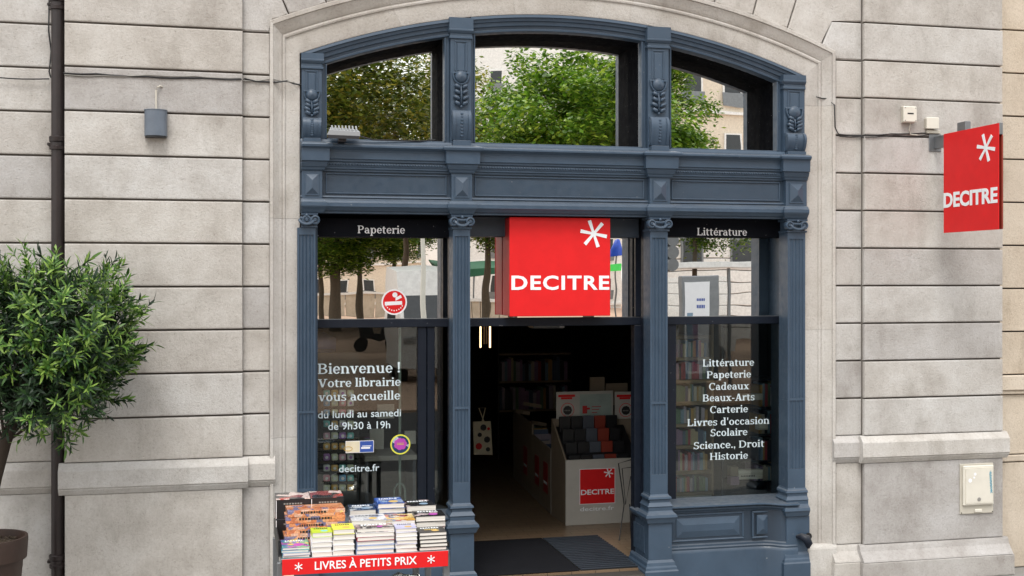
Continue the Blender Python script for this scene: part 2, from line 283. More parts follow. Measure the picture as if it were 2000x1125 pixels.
# a small slab-serif alphabet drawn from stems, bowls and diagonals (units: cap height .70, x-height .50)
def _g():
    T, t, s_, h = .125, .062, .052, .060
    R = lambda x0, y0, x1, y1: [(x0, y0), (x1, y0), (x1, y1), (x0, y1)]
    def bowl(cx, cy, rx, ry, a0=0, a1=360, TT=T, tt=t, n=20):
        k = max(4, int(n*abs(a1-a0)/360)); out = []
        for i in range(k):
            q = []
            for a, f in ((a0+(a1-a0)*i/k, 0), (a0+(a1-a0)*(i+1)/k, 0), (a0+(a1-a0)*(i+1)/k, 1), (a0+(a1-a0)*i/k, 1)):
                a = math.radians(a); q.append((cx+(rx-f*TT)*math.cos(a), cy+(ry-f*tt)*math.sin(a)))
            out.append(q)
        return out
    def stem(x, y0, y1, b='lr', u='l'):
        o = [R(x, y0, x+T, y1)]
        o.append(R(x-(s_ if 'l' in b else 0), y0, x+T+(s_ if 'r' in b else 0), y0+h)) if b else None
        o.append(R(x-(s_ if 'l' in u else 0), y1-h, x+T+(s_ if 'r' in u else 0), y1)) if u else None
        return o
    def dg(x0, y0, x1, y1, w): return [[(x0-w/2, y0), (x0+w/2, y0), (x1+w/2, y1), (x1-w/2, y1)]]
    dot = lambda x, y, r=.075: [[(x+r*math.cos(a*.785), y+r*math.sin(a*.785)) for a in range(8)]]
    G = {}
    G['l'] = (.26, stem(.07, 0, .76)); G['i'] = (.26, stem(.07, 0, .5)+dot(.125, .66)); G['h'] = (.58, stem(.07, 0, .76)+bowl(.29, .28, .22, .24, 0, 130)+stem(.385, 0, .29, 'lr', ''))
    G['n'] = (.58, stem(.07, 0, .5)+bowl(.29, .27, .22, .24, 0, 130)+stem(.385, 0, .28, 'lr', '')); G['u'] = (.58, stem(.07, .22, .5, '', 'l')+bowl(.29, .23, .22, .24, 180, 310)+stem(.375, 0, .5, 'r', 'l'))
    G['r'] = (.42, stem(.07, 0, .5)+bowl(.33, .28, .22, .23, 55, 150)+dot(.37, .42, .065)); G['o'] = (.52, bowl(.26, .25, .235, .262))
    G['c'] = (.45, bowl(.25, .25, .225, .262, 50, 320)+dot(.36, .39, .062)); G['e'] = (.48, bowl(.25, .25, .225, .262, 0, 325)+[R(.09, .225, .47, .285)])
    G['é'] = (.48, G['e'][1]+dg(.22, .56, .32, .70, .09)); G['a'] = (.50, bowl(.215, .30, .20, .215, 0, 150)+bowl(.20, .15, .17, .16, 40, 320)+stem(.30, 0, .32, 'r', '')+dot(.11, .39, .06))
    G['à'] = (.50, G['a'][1]+dg(.30, .56, .20, .70, .09))
    G['d'] = (.57, bowl(.25, .25, .22, .262)+stem(.35, 0, .76, 'r', 'l')); G['b'] = (.56, stem(.07, .02, .76, '', 'l')+bowl(.31, .25, .22, .262)); G['p'] = (.57, stem(.07, -.22, .5)+bowl(.32, .25, .22, .262))
    G['s'] = (.42, bowl(.21, .365, .17, .145, 25, 265, .09, .06)+bowl(.21, .135, .18, .145, -155, 85, .09, .06)+[[(.12, .30), (.22, .225), (.32, .20), (.22, .30)]]+[R(.03, .0, .075, .14), R(.34, .36, .385, .5)])
    G['t'] = (.36, [R(.08, .10, .205, .62), R(.01, .44, .34, .5)]+bowl(.22, .14, .14, .155, 180, 320)); G['v'] = (.54, dg(.27, 0, .11, .5, .14)+dg(.28, 0, .43, .5, .075)+[R(.0, .44, .22, .5), R(.33, .44, .54, .5)])
    G['x'] = (.54, dg(.41, 0, .13, .5, .15)+dg(.11, 0, .42, .5, .07)+[R(0, .44, .24, .5), R(.32, .44, .53, .5), R(0, 0, .22, .06), R(.30, 0, .54, .06)])
    G['f'] = (.38, stem(.09, 0, .60, 'lr', '')+bowl(.25, .60, .17, .16, 50, 180)+[R(.01, .44, .34, .5)])
    G['L'] = (.58, stem(.08, 0, .70, 'lr', 'lr')+[R(.08, 0, .55, .065), R(.48, 0, .55, .22)]); G['P'] = (.60, stem(.08, 0, .70, 'lr', 'lr')+bowl(.32, .50, .25, .20, -90, 90)+[R(.15, .30, .33, .36), R(.15, .64, .33, .70)])
    G['B'] = (.66, stem(.08, 0, .70, 'l', 'l')+bowl(.34, .525, .23, .175, -90, 90)+bowl(.35, .19, .27, .19, -90, 90)+[R(.15, 0, .36, .06), R(.15, .64, .35, .70), R(.15, .33, .35, .385)])
    G['D'] = (.72, stem(.08, 0, .70, 'l', 'l')+bowl(.33, .35, .35, .35, -90, 90)+[R(.15, 0, .34, .06), R(.15, .64, .34, .70)]); G['C'] = (.64, bowl(.35, .35, .31, .362, 48, 315)+[R(.54, .46, .60, .70)])
    G['H'] = (.76, stem(.08, 0, .70, 'lr', 'lr')+stem(.54, 0, .70, 'lr', 'lr')+[R(.15, .32, .6, .385)]); G['V'] = (.70, dg(.35, 0, .13, .70, .16)+dg(.36, 0, .57, .70, .08)+[R(0, .64, .28, .70), R(.45, .64, .70, .70)])
    G['A'] = (.70, dg(.13, 0, .33, .70, .08)+dg(.56, 0, .36, .70, .16)+[R(0, 0, .24, .06), R(.42, 0, .70, .06), R(.17, .20, .52, .26)])
    G['S'] = (.54, bowl(.27, .515, .21, .195, 30, 265, .11, .06)+bowl(.27, .19, .23, .20, -155, 85, .11, .06)+[[(.15, .40), (.27, .33), (.40, .30), (.28, .40)]]+[R(.04, 0, .09, .20), R(.43, .50, .48, .70)])
    G[' '] = (.24, []); G['!'] = (.26, [[(.085, .2), (.165, .2), (.195, .72), (.055, .72)]]+dot(.125, .07)); G['.'] = (.22, dot(.11, .07)); G[','] = (.22, dot(.11, .07)+[[(.08, -.14), (.12, -.14), (.185, .07), (.10, .03)]])
    G["'"] = (.20, [[(.075, .48), (.125, .48), (.155, .75), (.045, .75)]]); G['-'] = (.32, [R(.04, .21, .28, .29)])
    return G
GLY = _g()
def serif_text(body, mat, parent, org, width, cap, nd=(0, -1, 0), depth=.001, name='lettering', track=.012):
    vs, fs, x, n = [], [], 0, 0
    for ch in body:
        adv, ps = GLY[ch]
        for p in ps:
            if sum(p[i][0]*p[(i+1) % len(p)][1]-p[(i+1) % len(p)][0]*p[i][1] for i in range(len(p))) < 0: p = p[::-1]
            k = len(vs); m_ = len(p); e = depth+.00012*(n % 9); n += 1
            vs += [(x+a, b, e) for a, b in p]; fs.append(tuple(range(k, k+m_)))
        x += adv+track
    x -= track; sx = width/x; sz = cap/.70
    me = bpy.data.meshes.new(name); me.from_pydata([(org[0]+a*sx, org[1]-e, org[2]+b*sz) for a, b, e in vs], [], fs); me.materials.append(M[mat]); me.update()
    return link(name, me, parent)

# lettering: outlines of the built-in font, thickened; slab serifs are added at the stroke ends
def text(body, mat, parent, org, width, height, xd=(1, 0, 0), zd=(0, 0, 1), nd=(0, -1, 0), bold=.012, serif=False, depth=.002, name='lettering', space=1.0, line=None, align='CENTER'):
    cu = bpy.data.curves.new('t', 'FONT'); cu.body = body; cu.offset = bold; cu.space_character = space; cu.resolution_u = 3; cu.align_x = align
    to = bpy.data.objects.new('t', cu); COL.objects.link(to); bpy.context.view_layer.update()
    me = bpy.data.meshes.new_from_object(to.evaluated_get(bpy.context.evaluated_depsgraph_get())); bpy.data.objects.remove(to)
    bm = bmesh.new(); bm.from_mesh(me); bpy.data.meshes.remove(me)
    bmesh.ops.remove_doubles(bm, verts=bm.verts, dist=1e-4)
    sl_ = []
    if serif:
        cap = .73; xh = .56; t = .055; e = .055
        for ed in bm.edges:
            if len(ed.link_faces) != 1: continue
            a, b = ed.verts[0].co, ed.verts[1].co
            if abs(a.y-b.y) > .006: continue
            L = abs(a.x-b.x)
            if not .05 < L < .19: continue
            y = (a.y+b.y)/2; x0, x1 = min(a.x, b.x), max(a.x, b.x)
            up = sum(v.co.y for f in ed.link_faces for v in f.verts)/sum(len(f.verts) for f in ed.link_faces) < y
            if abs(y) < .04 and not up: sl_.append((x0-e, x1+e, y, y+t))
            elif up and (abs(y-xh) < .05 or y > cap-.08): sl_.append((x0-e, x1+(e if abs(y-cap) < .03 and body[0].isupper() and y < .76 else 0), y-t, y))
    for k, (x0, x1, y0, y1) in enumerate(sl_):
        vs = [bm.verts.new((x, y, .012+.001*(k % 3))) for x, y in ((x0, y0), (x1, y0), (x1, y1), (x0, y1))]; bm.faces.new(vs)
    x0 = min(v.co.x for v in bm.verts); x1 = max(v.co.x for v in bm.verts)
    sx = width/(x1-x0); sz = height/.73          # height = cap height
    for f in bm.faces: f.smooth = False
    g = bmesh.ops.extrude_face_region(bm, geom=list(bm.faces))
    ev = [v for v in g['geom'] if isinstance(v, bmesh.types.BMVert)]
    evs = set(ev); o = Vector(org); xd, zd, nd = Vector(xd), Vector(zd), Vector(nd)
    for v in bm.verts:
        p = v.co.copy(); v.co = o + xd*((p.x-x0)*sx) + zd*(p.y*sz) + nd*((depth if v in evs else 0)+p.z*.02)
    bmesh.ops.recalc_face_normals(bm, faces=bm.faces)
    m2 = bpy.data.meshes.new(name); bm.to_mesh(m2); bm.free(); m2.materials.append(M[mat])
    return link(name, m2, parent)
def star(mat, parent, c, r, xd=(1, 0, 0), zd=(0, 0, 1), nd=(0, -1, 0), rot=12, depth=.003, name='star_emblem'):
    b = B(); c, xd, zd, nd = Vector(c), Vector(xd), Vector(zd), Vector(nd)
    for k in range(3):
        a = math.radians(rot+60*k); d = xd*math.cos(a)+zd*math.sin(a); q = xd*-math.sin(a)+zd*math.cos(a); h = depth+.0004*k
        pts = [(-r, r*.13), (-r, -r*.13), (0, -r*.085), (r, -r*.13), (r, r*.13), (0, r*.085)]
        lo = [c+d*x+q*y for x, y in pts]; b.loft([lo, [p+nd*h for p in lo]])
    return b.build(name, mat, parent)

# ================================================================== GROUND
tag(box('pavement', -40, 40, -6, .15, -.5, -.20, 'paving'), kind='structure')
tag(box('road', -60, 60, -14, -6, -.6, -.32, 'asphalt'), kind='structure')
tag(box('square', -300, 300, -300, -14, -.6, -.26, 'plaza'), kind='structure')
tag(box('ground', -300, 300, .6, 60, -.6, -.25, 'paving'), kind='structure')

# ================================================================== STONE FACADE
Z0, RH = 1.066, .3265
fac = thing('stone_building', (0, .3, -.2), 'pale grey limestone building whose arched bay holds the blue bookshop front', 'building')
YP, YN, YJ, YR = -.10, -.045, 0.0, .03
def block(x0, x1, z0, z1, y, mat='stone', parent=fac, name='stone_block', g=.007, bev=.010, dep=.16):
    j = lambda: random.uniform(-.0015, .0015)
    b = B().box(x0+j(), x1-j(), y+random.uniform(-.002, .002), y+dep, z0+g, z1-g)
    es = [e for e in b.bm.edges if all(abs(v.co.y-min(w_.co.y for w_ in b.bm.verts)) < 1e-5 for v in e.verts)]
    bmesh.ops.bevel(b.bm, geom=es, offset=bev, segments=2, affect='EDGES', profile=.6)
    return b.build(name, mat, parent)
AC, RI, RO = (.447, -1.27), 5.87, 6.17
def arcz(x, R): return AC[1]+math.sqrt(R*R-(x-AC[0])**2)
XL0, XL1, XL2, XL3 = -3.42, -2.14, -2.146, -1.935
XR0, XR1, XR2, XR3 = 2.875, 3.124, 3.118, 4.487
NR = 14
for k in range(NR):
    z0, z1 = Z0+k*RH, Z0+(k+1)*RH
    block(XL0, XL1, z0, z1, YP)
    block(-6.6, -4.75, z0, z1, YR); block(-4.735, -3.43, z0, z1, YR)
    block(XR2, XR3, z0, z1, YP)
    block(XR3+.02, 6.5, z0-.11, z1-.11, .06, 'stone_beige', bev=.006) if False else None
    if k < 10:
        block(XL2, XL3, z0, z1, YN)
        if k < 10: block(XR0, XR1, z0, z1, YN)
# blocks round the arch (voussoirs)
def vous(poly):
    b = B().prism(poly, YN, YN+.16, .010); b.build('stone_block', 'stone', fac)
TOP = Z0+NR*RH
def rad(px):   # point on outer arc for a pixel along it, and its direction
    x = px; z = arcz(x, RO); d = Vector((x-AC[0], z-AC[1])).normalized(); return (x, z), d
def arcpts(xa, xb, n=5, R=RO): return [(xa+(xb-xa)*i/n, arcz(xa+(xb-xa)*i/n, R)+.004) for i in range(n+1)]
zt = 5.3
joints = [-1.79, -1.50, -1.18, -.86, -.53, -.20, .12, .447, .775, 1.10, 1.42, 1.75, 2.10, 2.42, 2.745]
# left springer stone
(x1_, z1_), d1_ = rad(joints[0]); k10 = Z0+10*RH
pl = lambda x, d, z: (x+d.x*(z-arcz(x, RO))/d.y)
vous([(XL2, k10+.007), (XL3, k10+.007), (XL3, arcz(XL3+.004, RO)+.01)] + arcpts(XL3+.02, joints[0]-.006, 2) + [(pl(joints[0], d1_, Z0+11*RH)-.006, Z0+11*RH-.007), (XL2, Z0+11*RH-.007)])
for a, b_ in zip(joints, joints[1:]):
    _, da = rad(a); _, db = rad(b_)
    if b_ == joints[-1]:   # last one steps down to the horizontal joint
        vous(arcpts(a+.006, b_-.006, 4) + [(pl(b_, db, Z0+11*RH)-.006, Z0+11*RH+.007), (pl(b_, db, zt), zt), (pl(a, da, zt)+.006, zt)]) if False else \
        vous(arcpts(a+.006, b_-.006, 4) + [(pl(b_, db, 4.675)-.004, 4.675), (XR1, 4.675), (XR1, zt), (pl(a, da, zt)+.006, zt)])
    elif a == joints[0]:
        vous(arcpts(a+.006, b_-.006, 4) + [(pl(b_, db, zt)-.006, zt), (-1.9, zt), (XL2, zt), (XL2, Z0+11*RH+.007), (pl(a, da, Z0+11*RH)+.006, Z0+11*RH+.007)])
    else:
        vous(arcpts(a+.006, b_-.006, 4) + [(pl(b_, db, zt)-.006, zt), (pl(a, da, zt)+.006, zt)])
_, dl = rad(joints[-1])
vous(arcpts(joints[-1]+.006, XR0-.003, 2) + [(XR0, 4.331+.007), (XR1, 4.331+.007), (XR1, 4.660), (pl(joints[-1], dl, 4.660)+.008, 4.660)])
# backing walls (mortar shows in the joints)
bk = B()
for q in ((XL0+.004, XL1+.002, YP+.035, .5, -.2, TOP), (XL1+.002, -1.93, YN+.03, .5, -.2, 4.42), (-7, XL0+.004, YR+.03, .5, -.2, TOP), (2.87, XR2-.002, YN+.03, .5, -.2, 4.42), (XR2-.002, XR3-.004, YP+.035, .9, -.2, TOP), (XR3-.004, 7, .10, .9, -.2, TOP)):
    box('backing_wall', *q, 'mortar', fac)
bk = B(); n = 24; xs = [XL1+.003+(XR2-.003-XL1-.003)*i/n for i in range(n+1)]
poly = [(x, arcz(min(max(x, AC[0]-2.43), AC[0]+2.43), RO-.02)) for x in xs] + [(XR2-.003, TOP), (XL1+.003, TOP)]
bk.prism(poly, YN+.03, .5).build('backing_wall', 'mortar', fac)
# plinth courses and dies
def plinth(x0, x1, y, parent=fac, mat='stone', zz=(1.066, 1.018, .884, .834)):
    a, b_, c, d = zz; e = .045
    pr = [(y+.03, a+.004), (y, a), (y-e+.006, b_+.004), (y-e, b_-.006), (y-e, c+.006), (y-e+.006, c), (y-e+.012, c-.004), (y-e+.012, c-.012), (y-.012, d+.008), (y-.006, d), (y+.03, d)]
    B().extx(pr, x0-e*.9, x1+e*.9).build('plinth_course', mat, parent)
    block(x0, x1, .125, d-.001, y, mat, parent, 'base_stone', g=.002)
    pr = [(y+.03, .125), (y, .122), (y-.008, .105), (y-.02, .07), (y-.05, .03), (y-.075, .0), (y-.08, -.012), (y+.03, -.012)]
    B().extx(pr, x0-.05, x1+.05).build('base_moulding', mat, parent)
    block(x0-.06, x1+.06, -.2, -.014, y-.085, mat, parent, 'base_stone', g=.002, dep=.2)
plinth(XL0, XL1, YP); plinth(XL2, XL3, YN); plinth(-5.5, XL0+.01, YR); plinth(XR0, XR1, YN); plinth(XR2, XR3, YP)
# moulded stone architrave of the opening: jambs and arch share one section, mitred at the shoulders
SEC = [(0, .30), (0, .004), (.03, 0), (.47, 0), (.49, -.012), (.53, -.016), (.57, -.012), (.585, -.004), (.60, -.010), (.68, -.018), (.86, -.05), (.885, -.05), (.89, -.062), (.985, -.064), (1, -.058), (1, .05)]
def sx_(s, side): return AC[0]+side*(2.15+.268*s) if side > 0 else AC[0]-(2.15+.232*s)
def sR(s): return RI+(RO-RI)*s
for side in (-1, 1):
    zs = [.14, 1.99, 3.93, None] if side > 0 else [.14, 1.2, 2.9, None]
    for za, zb in zip(zs, zs[1:]):
        b = B(); lo = [(sx_(s, side), y, za+.001) for s, y in SEC]
        hi = [(sx_(s, side), y, (zb-.001) if zb else arcz(sx_(s, side), sR(s))) for s, y in SEC]
        b.loft([lo, hi]).build('jamb_stone', 'stone_trim', fac)
    xa, xb = sorted((sx_(0, side), sx_(1.02, side)))
    b = B().box(xa, xb, -.075, .3, -.2, .11, .006); b.loft([[(xa, .3, .11), (xa, -.072, .11), (xb, -.072, .11), (xb, .3, .11)], [(xa, .3, .14), (xa, -.02, .14), (xb, -.055, .14), (xb, .3, .14)]]); b.build('jamb_stone', 'stone_trim', fac)
cuts = [-2.15, -1.35, -.42, .55, 1.45, 2.15]
for i, (a, b_) in enumerate(zip(cuts, cuts[1:])):
    rings = []
    for q in range(11):
        t = a+(b_-a)*q/10; ring = []
        for s, y in SEC:
            side = 1 if t > 0 else -1; half = 2.15+(.268 if t > 0 else .232)*s
            x = AC[0]+t/2.15*half + (.0012 if q == 0 and i else 0)
            ring.append((x, y, arcz(x, sR(s))))
        rings.append(ring)
    B().loft(rings).build('arch_stone', 'stone_trim', fac, smooth=35)
# neighbour house at the far right
nb = thing('neighbouring_building', (5.6, .3, -.2), 'warm beige rendered stone house at the far right edge, set back beside the grey facade', 'building')
for k in range(11):
    z0 = 1.56+k*.392; block(4.505, 4.86, z0, z0+.392, .04, 'stone_beige', nb, bev=.006); block(4.875, 6.5, z0, z0+.392, .04, 'stone_beige', nb, bev=.006)
box('string_course', 4.505, 6.5, -.0, .2, 1.42, 1.555, 'stone_beige', nb, .008); box('string_moulding', 4.505, 6.5, .02, .2, 1.385, 1.418, 'stone_beige', nb, .006)
block(4.505, 4.84, .83, 1.383, .05, 'stone_beige', nb, 'base_stone'); block(4.86, 6.5, .83, 1.383, .05, 'stone_beige', nb, 'base_stone')
box('plinth_course', 4.505, 6.5, .035, .2, .77, .828, 'stone_beige', nb, .006); block(4.505, 6.5, -.2, .768, .045, 'stone_beige', nb, 'base_stone')

# ================================================================== SHOPFRONT
GL = .33
sf = thing('shopfront', (.45, .1, -.05), 'slate blue painted timber shopfront with fluted pilasters and three arched upper windows', 'shopfront')
cols = [(-1.612, .078), (-.426, .084), (1.257, .090), (2.500, .098)]
shafts = [(-1.655, .070), (-.426, .070), (1.253, .077), (2.507, .082)]
# entablature run
ENT = [(.10, 3.525), (-.004, 3.525), (-.012, 3.512), (-.016, 3.496), (-.085, 3.482), (-.092, 3.474), (-.092, 3.462), (-.076, 3.452), (-.060, 3.440), (-.052, 3.425), (-.052, 3.372),
       (-.040, 3.366), (-.040, 3.352), (-.026, 3.346), (-.030, 3.330), (-.026, 3.314), (-.020, 3.308), (-.020, 3.296), (-.006, 3.290), (-.006, 3.276), (.010, 3.272), (.010, 3.088),
       (-.008, 3.082), (-.012, 3.072), (-.002, 3.064), (-.020, 3.058), (-.040, 3.044), (-.046, 3.030), (-.060, 3.026), (-.060, 2.998), (-.048, 2.990), (-.030, 2.968), (-.010, 2.960), (-.010, 2.948), (.10, 2.948)]
for (a, ha), (c, hc) in zip(cols, cols[1:]):
    B().extx(ENT, a+ha*.9, c-hc*.9).build('entablature', 'blue', sf, smooth=25)
    # rope ornament
    n = int((c-a-ha-hc-.12)/.022); b = B()
    for k in range(n):
        x = a+ha+.065+k*.022; b.ball((x, -.030, 3.330), .010, (1.1, .7, 1.0), 6)
    tag(b.build('rope_moulding', 'blue', sf, smooth=180), kind='stuff')
    # frieze panel with raised frame
    x0, x1, z0, z1 = a+ha+.03, c-hc-.03, 3.100, 3.262; b = B()
    for (p, q, r, s_) in ((x0, x1, z1-.010, z1), (x0, x1, z0, z0+.010)): b.box(p, q, -.002, .02, r, s_, .003)
    for (p, q, r, s_) in ((x0, x0+.010, z0+.0105, z1-.0105), (x1-.010, x1, z0+.0105, z1-.0105)): b.box(p, q, -.002, .02, r, s_, .003)
    b.build('frieze_frame', 'blue', sf)
# end pieces behind the outer columns
B().extx(ENT, -1.70, cols[0][0]-cols[0][1]*.9).build('entablature', 'blue', sf, smooth=25)
B().extx(ENT, cols[3][0]+cols[3][1]*.9, 2.60).build('entablature', 'blue', sf, smooth=25)

def ornament(xc, hw, zt_, zb_, col):
    """upper console: panel, shield, leaf, scroll between zt_ (under the cap) and zb_ (on the sill)"""
    H = zt_-zb_; z = lambda f: zb_+H*f; yf = -.005
    fr = B(); t = .012      # framed panel
    a, c = xc-hw*.62, xc+hw*.62
    lo, hi = z(.70), z(.985)
    fr.box(a, c, yf-.008, yf+.01, hi-t, hi, .003); fr.box(a, a+t, yf-.008, yf+.01, lo, hi-t-.0005, .003); fr.box(c-t, c, yf-.008, yf+.01, lo, hi-t-.0005, .003)
    fr.box(a+t+.008, c-t-.008, yf-.006, yf+.01, lo, hi-t-.010, .005); fr.build('upper_panel', 'blue', col)
    sh = B(); zs_ = z(.645)
    sh.lathe([(.001, -.034), (hw*.35, -.030), (hw*.55, -.018), (hw*.62, -.002), (hw*.62, .01)], (xc, yf, zs_), 18, 'y')
    sh.box(xc-hw*.85, xc+hw*.85, yf-.010, yf+.01, zs_+hw*.30, zs_+hw*.46, .003)
    for sg in (-1, 1):
        pts = [(xc+sg*hw*.80*math.cos(t_), yf-.012, zs_+hw*.35-hw*1.05*math.sin(t_)) for t_ in [math.pi/2*q/6 for q in range(7)]]
        sh.tube(pts, hw*.085, 6)
    sh.build('shield', 'blue', col, smooth=40)
    lf = B(); top, bot = z(.585), z(.375)
    for sg in (-1, 1):
        for q in range(4):
            zz = bot+(top-bot)*(q+.45)/4; L = hw*(.62 if q != 1 else .74)
            pts = [(xc+sg*hw*.10, yf-.012, zz-.022), (xc+sg*L*.45, yf-.026, zz-.006), (xc+sg*L*.85, yf-.022, zz+.008), (xc+sg*L, yf-.008, zz+.002)]
            lf.tube(pts, [.005, .016, .014, .005], 7)
    lf.tube([(xc, yf-.010, top), (xc, yf-.022, (top+bot)/2), (xc, yf-.014, bot)], [.004, .009, .006], 6)
    lf.ball((xc, yf-.018, bot-.008), .012, n=8); lf.build('acanthus_leaf', 'blue', col, smooth=180)
    bd = B(); w2 = hw*.92      # scrolled bracket: bulging S profile
    prof = [(.01, z(.335)), (-.022, z(.33)), (-.044, z(.30)), (-.054, z(.25)), (-.052, z(.19)), (-.040, z(.12)), (-.028, z(.08)), (-.020, z(.055)), (.01, z(.05))]
    bd.extx([(yf+y, zq) for y, zq in prof], xc-w2, xc+w2)
    for sg in (-1, 1): bd.extx([(yf+y*1.15-.004, zq) for y, zq in prof[1:-1]], xc+sg*(w2-.014)-.011, xc+sg*(w2-.014)+.011)
    for q in range(8): bd.ball((xc, yf-.054+abs(q-2.5)*.0042, z(.295-.029*q)), .011, (1.3, .9, 1), 6)
    for sg in (-1, 1): bd.lathe([(.001, -.004), (.026, 0), (.026, .02), (.001, .024)], (xc+sg*w2-(.02 if sg > 0 else 0), yf-.014, z(.285)), 14, 'x')
    bd.build('scroll_bracket', 'blue', col, smooth=40)
    B().rects(xc, [(zb_, hw*.86, yf-.055), (z(.045), hw*.86, yf-.055), (z(.05), hw*.80, yf-.045)], .02).build('bracket_block', 'blue', col)

YS = -.035
for ci, (xc, hw) in enumerate(cols):
    pil = None
    ztop = arcz(xc+(hw if ci == 3 else (-hw if ci == 0 else 0)), RI)-.004
    capz = min(ztop, 4.50) - (.125 if ci in (1, 2) else .11)
    # upper pier and cap; the shaft is the part, ornaments hang on it
    pier = B().box(xc-hw, xc+hw, -.005, .12, 3.50, ztop).build('upper_pier', 'blue', sf)
    c0 = capz
    B().rects(xc, [(c0-.012, hw+.002, -.012), (c0-.010, hw+.010, -.020), (c0+.004, hw+.010, -.020), (c0+.010, hw+.004, -.014), (c0+.028, hw+.004, -.014), (c0+.034, hw+.012, -.022), (c0+.050, hw+.016, -.034), (c0+.060, hw+.016, -.034), (c0+.064, hw+.014, -.030), (ztop-.001, hw+.014, -.030)], .10).build('pier_cap', 'blue', pier)
    ornament(xc, hw, c0-.014, 3.50, pier)
    # break-forward of the entablature
    B().rects(xc, [(3.345, hw+.040, -.098), (3.350, hw+.052, -.104), (3.44, hw+.054, -.108), (3.448, hw+.060, -.116), (3.455, hw+.074, -.130), (3.472, hw+.078, -.134), (3.482, hw+.074, -.128), (3.497, hw+.030, -.080)], .02).build('pedestal_cornice', 'blue', sf)
    B().rects(xc, [(3.274, hw+.002, -.050), (3.284, hw+.018, -.060), (3.300, hw+.022, -.066), (3.306, hw+.030, -.074), (3.328, hw+.036, -.086), (3.343, hw+.040, -.090)], .02).build('ornament_band', 'blue', sf)
    b = B().box(xc-hw, xc+hw, -.045, .05, 3.060, 3.273)
    p = .6; x0, x1, z0, z1 = xc-hw*p, xc+hw*p, 3.092, 3.245
    b.loft([[(x0-.008, -.044, z0-.01), (x1+.008, -.044, z0-.01), (x1+.008, -.044, z1+.01), (x0-.008, -.044, z1+.01)], [(x0-.008, -.052, z0-.01), (x1+.008, -.052, z0-.01), (x1+.008, -.052, z1+.01), (x0-.008, -.052, z1+.01)]])
    zm = (z0+z1)/2; v, _ = b.raw([(x0, -.0525, z0), (x1, -.0525, z0), (x1, -.0525, z1), (x0, -.0525, z1), (xc, -.080, z0+(x1-x0)/2), (xc, -.080, z1-(x1-x0)/2)], [(0, 1, 4), (1, 2, 5, 4), (2, 3, 5), (3, 0, 4, 5)])
    b.build('diamond_block', 'blue', sf)
    B().rects(xc, [(2.945, hw+.004, -.048), (2.955, hw+.014, -.056), (2.97, hw+.020, -.066), (2.992, hw+.034, -.086), (3.000, hw+.036, -.090), (3.026, hw+.036, -.090), (3.034, hw+.026, -.078), (3.046, hw+.020, -.070), (3.058, hw+.004, -.050)], .02).build('pedestal_foot', 'blue', sf)
    # lower column
    (xc_u, hw_u) = (xc, hw); xc, hw = shafts[ci]
    colo = sf
    b = B(); n = 4; fw = hw*.20; xs = [xc-hw+hw*2*(k+.5+.5*0)/n for k in range(n)]
    def shaft(z0, z1, fl):
        pts = [(xc-hw, .13), (xc-hw, YS)]
        if fl:
            for k in range(n):
                x = xc-hw*.80+hw*1.6*(k+.5)/n; pts += [(x-fw, YS), (x-fw*.6, YS+.010), (x+fw*.6, YS+.010), (x+fw, YS)]
        pts += [(xc+hw, YS), (xc+hw, .13)]
        b.loft([[(x, y, z) for x, y in pts] for z in (z0, z1)])
    shaft(2.775, 2.83, False); shaft(1.405, 2.7745, True); shaft(1.385, 1.4045, False); shaft(.80, 1.3845, True); shaft(.63, .7995, False)
    shf = b.build('column_shaft', 'blue', sf)
    b = B()
    b.rects(xc, [(2.828, hw+.001, YS-.004), (2.832, hw+.012, YS-.012), (2.845, hw+.012, YS-.012), (2.848, hw-.004, YS+.002), (2.925, hw-.004, YS-.004), (2.928, hw+.016, YS-.022), (2.943, hw+.018, YS-.024)], .12)
    for sg in (-1, 1):
        cx_ = max(-1.655, min(2.565, xc+sg*(hw-.004))); b.lathe([(.001, -.052), (.010, -.052), (.014, -.044), (.020, -.044), (.026, -.052), (.034, -.050), (.038, -.04), (.038, .0)], (cx_, YS+.012, 2.890), 16, 'y')
    pts = [(xc+hw*.8*math.cos(t), YS-.026-.014*math.sin(t), 2.898-.042*math.sin(t)) for t in [math.pi*q/10 for q in range(11)]]
    b.tube(pts, [.006]+[.012]*9+[.006], 7); b.tube([(xc-hw*.7, YS-.02, 2.905), (xc, YS-.03, 2.900), (xc+hw*.7, YS-.02, 2.905)], .010, 6)
    b.ball((xc, YS-.03, 2.925), .014, n=8)
    b.build('capital', 'blue', shf, smooth=40)
    yb = .34 if ci in (1, 2) else .2
    base = [(.632, hw+.003, YS-.004), (.622, hw+.006, YS-.010), (.612, hw+.022, YS-.024), (.596, hw+.026, YS-.028), (.588, hw+.012, YS-.016), (.566, hw+.012, YS-.016), (.556, hw+.020, YS-.024), (.536, hw+.034, YS-.040),
            (.528, hw+.028, YS-.034), (.500, hw+.028, YS-.034), (.488, hw+.034, YS-.042), (.470, hw+.056, YS-.066), (.448, hw+.062, YS-.072), (.434, hw+.052, YS-.062), (.420, hw+.046, YS-.056), (.400, hw+.040, YS-.048), (.392, hw+.020, YS-.030)]
    B().rects(xc, list(reversed(base)), .13).build('column_base', 'blue', sf)
    h2 = hw+.026
    b = B().box(xc-h2, xc+h2, YS-.028, yb, .09, .391)
    for sg in (-1, 1): pass
    b.rects(xc, [(-.18, h2+.045, YS-.075), (.0, h2+.045, YS-.075), (.012, h2+.036, YS-.064), (.03, h2+.034, YS-.060), (.045, h2+.024, YS-.052), (.07, h2+.020, YS-.046), (.0895, h2+.004, YS-.030)], yb+.003)
    b.build('pedestal', 'blue', sf)
